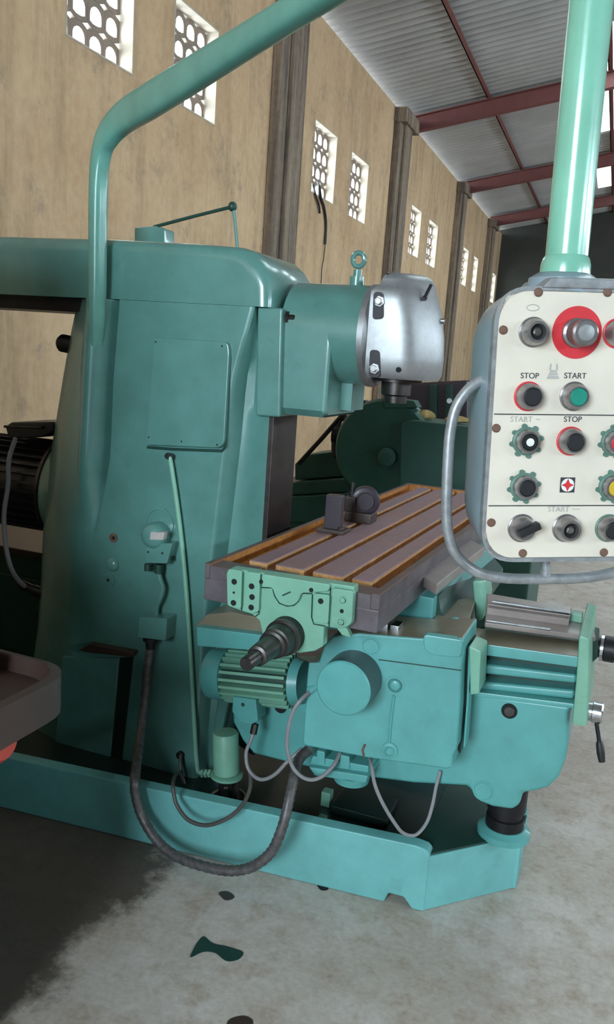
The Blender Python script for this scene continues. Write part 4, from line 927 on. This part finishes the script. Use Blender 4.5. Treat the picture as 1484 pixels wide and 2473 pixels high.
# lathe with wheel and lever to the left of the disc
lt = thing('old_lathe', 'dark old lathe bed with wheel and lever left of the guard disc', 'lathe', (-1.75, 4.7, 0))
for (pts, yy_) in [([(712, 1120), (740, 1098), (832, 1088), (840, 1150), (712, 1160)], 4.92), ([(705, 1165), (840, 1155), (840, 1190), (705, 1196)], 4.87), ([(700, 1200), (850, 1192), (850, 1262), (700, 1262)], 4.83)]:
    m = MB().prism(PY([(min(a_, 838), b_) for a_, b_ in pts], yy_), (0, .3, 0)); m.obj('bed', 'bggreen', lt, bev=.01)
m = MB().box(-2.1, -1.62, 4.90, 5.15, 0, .62); m.obj('pedestal', 'bggreen', lt, bev=.01)
q = UY(822, 1052, 4.86); MB().tube([q+Vector((math.cos(a)*.03, math.sin(a)*.10*.4, math.sin(a)*.12)) for a in [2*math.pi*k/24 for k in range(24)]], .018, 8, closed=True).obj('hand_wheel', 'dsteel', lt); MB().cyl(q+Vector((-.05, 0, 0)), q+Vector((.06, .02, 0)), .05, n=20).obj('wheel_shaft', 'dsteel', lt)
MB().tube([UY(722, 1120, 4.8), UY(775, 1062, 4.8), UY(826, 1004, 4.82), UY(850, 985, 4.84)], .014, 10).obj('lever', 'dsteel', lt)
m = MB().prism(PY([(830, 978), (840, 970), (884, 966), (886, 982), (832, 992)], 4.82), (0, .06, 0)); m.obj('lever_head', 'brown', lt, bev=.008)
MB().tube([UY(864+9*math.cos(a), 966+7*math.sin(a), 4.84) for a in [math.pi*k/10+math.pi for k in range(11)]], .006, 8).obj('lever_loop', 'dsteel', lt)
# plum coloured machine further back
pm = thing('shaping_machine', 'plum coloured machine far behind the silver spindle head', 'machine', (-1.3, 6.4, 0))
MB().prism(PY([(930, 928), (1130, 918), (1130, 1040), (930, 1040)], 6.2), (0, .8, 0)).obj('housing', 'purple', pm, bev=.02)
MB().box(-1.7, -.7, 6.2, 7.0, 0, 1.0).obj('pedestal', 'purple', pm, bev=.02)
for (a, b) in [(1075, 1094), (1036, 1056)]:
    MB().prism(PY([(a, 930), (b, 928), (b, 1030), (a, 1030)], 6.17), (0, .1, 0)).obj('cover', 'dgreen', pm, bev=.01)
MB().cyl(UY(1086, 968, 6.17), UY(1086, 968, 6.12), .02, n=12).obj('knob', 'bright', pm)

# electrical / coolant cabinet behind the column on the left
q = UY(0, 1330, 2.75); ca = thing('coolant_cabinet', 'dark green cabinet with brown top behind the column at left edge', 'cabinet', (-2.6, 2.95, 0))
zc = UY(60, 1330, 2.75).z
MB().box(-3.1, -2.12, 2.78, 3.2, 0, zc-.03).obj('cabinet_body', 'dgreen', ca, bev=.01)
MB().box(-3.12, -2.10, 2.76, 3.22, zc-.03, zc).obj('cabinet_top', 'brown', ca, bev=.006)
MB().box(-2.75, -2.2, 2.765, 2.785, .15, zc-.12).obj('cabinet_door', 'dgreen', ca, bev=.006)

# foreground drilling machine: only the corner of its tray table shows, the unseen bulk blocks light
dp = thing('drill_press', 'brown oily drill table corner with raised rim at the left edge', 'drill press', (-1.5, .95, 0))
zt_ = .88
outer = round_poly([Vector((-1.85, .72, zt_-.075)), Vector((-.925, .98, zt_-.075)), Vector((-.925, 1.275, zt_-.075)), Vector((-1.85, 1.30, zt_-.075))], [.02, .07, .09, .02], 6)
ctr = Vector((-1.4, 1.08, 0))
def ins(pts, k, z): return [Vector((ctr.x+(p.x-ctr.x)*k[0], ctr.y+(p.y-ctr.y)*k[1], z)) for p in pts]
m = MB().loft([outer, ins(outer, (1, 1), zt_), ins(outer, (.965, .93), zt_+.003), ins(outer, (.95, .9), zt_-.03)]); tt = m.obj('tray_table', 'brown', dp, smooth=40)
MB().box(-1.8, -1.07, .92, 1.22, zt_-.032, zt_+.02).obj('raised_slab', 'brown', dp, bev=.01)
MB().prism([(-3.3, -1.4, 0), (-1.12, -1.4, 0), (-1.12, 1.22, 0), (-1.46, 1.58, 0), (-1.66, 1.80, 0), (-3.3, 1.80, 0)], (0, 0, .80)).prism([(-3.3, 1.0, .79), (-1.22, 1.0, .79), (-1.48, 1.58, .79), (-1.70, 1.80, .79), (-3.3, 1.80, .79)], (0, 0, .17)).obj('pedestal', 'dgreen', dp, bev=.02)  # unseen bulk, shaped to shade the mill's lower left
MB().box(-3.3, -1.10, -1.5, .85, .80, 1.0).obj('machine_body', 'dgreen', dp, bev=.02)  # unseen block keeping low light off the column foot
MB().prism([(-2.6, .6, 0), (-1.45, .6, 0), (-1.45, 1.1, 0), (-1.58, 1.42, 0), (-2.6, 1.42, 0)], (0, 0, 1.9)).obj('shade_pillar', 'dgreen', dp, bev=.03)  # unseen tall block added to dim the left side
q = UY(0, 1790, 1.22); MB().lathe((q.x-.06, 1.22, q.z), (1, -.1, 0), [(-.1, .02), (.03, .022), (.05, .04), (.07, .04), (.08, .03)], 18).obj('red_handle', 'red', dp, label='red knob under the tray')

# cables hanging from the third window
def RX(px, py, x=XW+.02):
    Ri = ROOM.inverted().to_3x3(); d = Ri @ ray(px, py); p = Vector((0, 0, CAMZ))+d*(x/d.x); return ROOM @ p
o = MB().tube(catmull([RX(768, 440, XW-.05), RX(772, 455), RX(776, 480), RX(783, 500), RX(788, 540), RX(786, 590)], 6), .016, 8).obj('window_cable', 'black'); tag(o, 'longer black cable hanging from third window opening', 'cable', 'cables hanging from the window')
o = MB().tube(catmull([RX(757, 447, XW-.05), RX(762, 470), RX(770, 492), RX(773, 515)], 6), .013, 8).obj('window_cable', 'black'); tag(o, 'short black cable end under the third window', 'cable', 'cables hanging from the window')
o = MB().tube(catmull([RX(786, 590), RX(782, 625), RX(777, 660), RX(775, 760)], 4), .006, 6).obj('wall_wire', 'dsteel'); tag(o, 'thin dark wire running down the wall', 'wire')

# stains on the floor: thin dried paint and oil films
def film(pts, mat, label, name='floor_stain'):
    P = [UZ(a, b, 0.0) for a, b in pts]; P = round_poly([Vector((p.x, p.y, .0005)) for p in P], .02, 3)
    o = MB().prism(P, (0, 0, .0012)).obj(name, mat, smooth=0); return tag(o, label, 'stain')
film([(455, 2318), (475, 2278), (492, 2258), (512, 2280), (545, 2285), (592, 2300), (580, 2318), (548, 2325), (520, 2300), (490, 2298)], 'dgreen', 'dark green paint spill on the concrete in front of base')
film([(545, 2490), (550, 2462), (590, 2452), (615, 2465), (600, 2500)], 'brown', 'brown oil stain on concrete at lower edge')
film([(525, 2155), (550, 2152), (572, 2168), (545, 2178)], 'brown', 'small brown smear on the floor by the conduit loop')
film([(762, 2132), (788, 2136), (796, 2150), (775, 2152)], 'void', 'small black oil drop beside base edge')
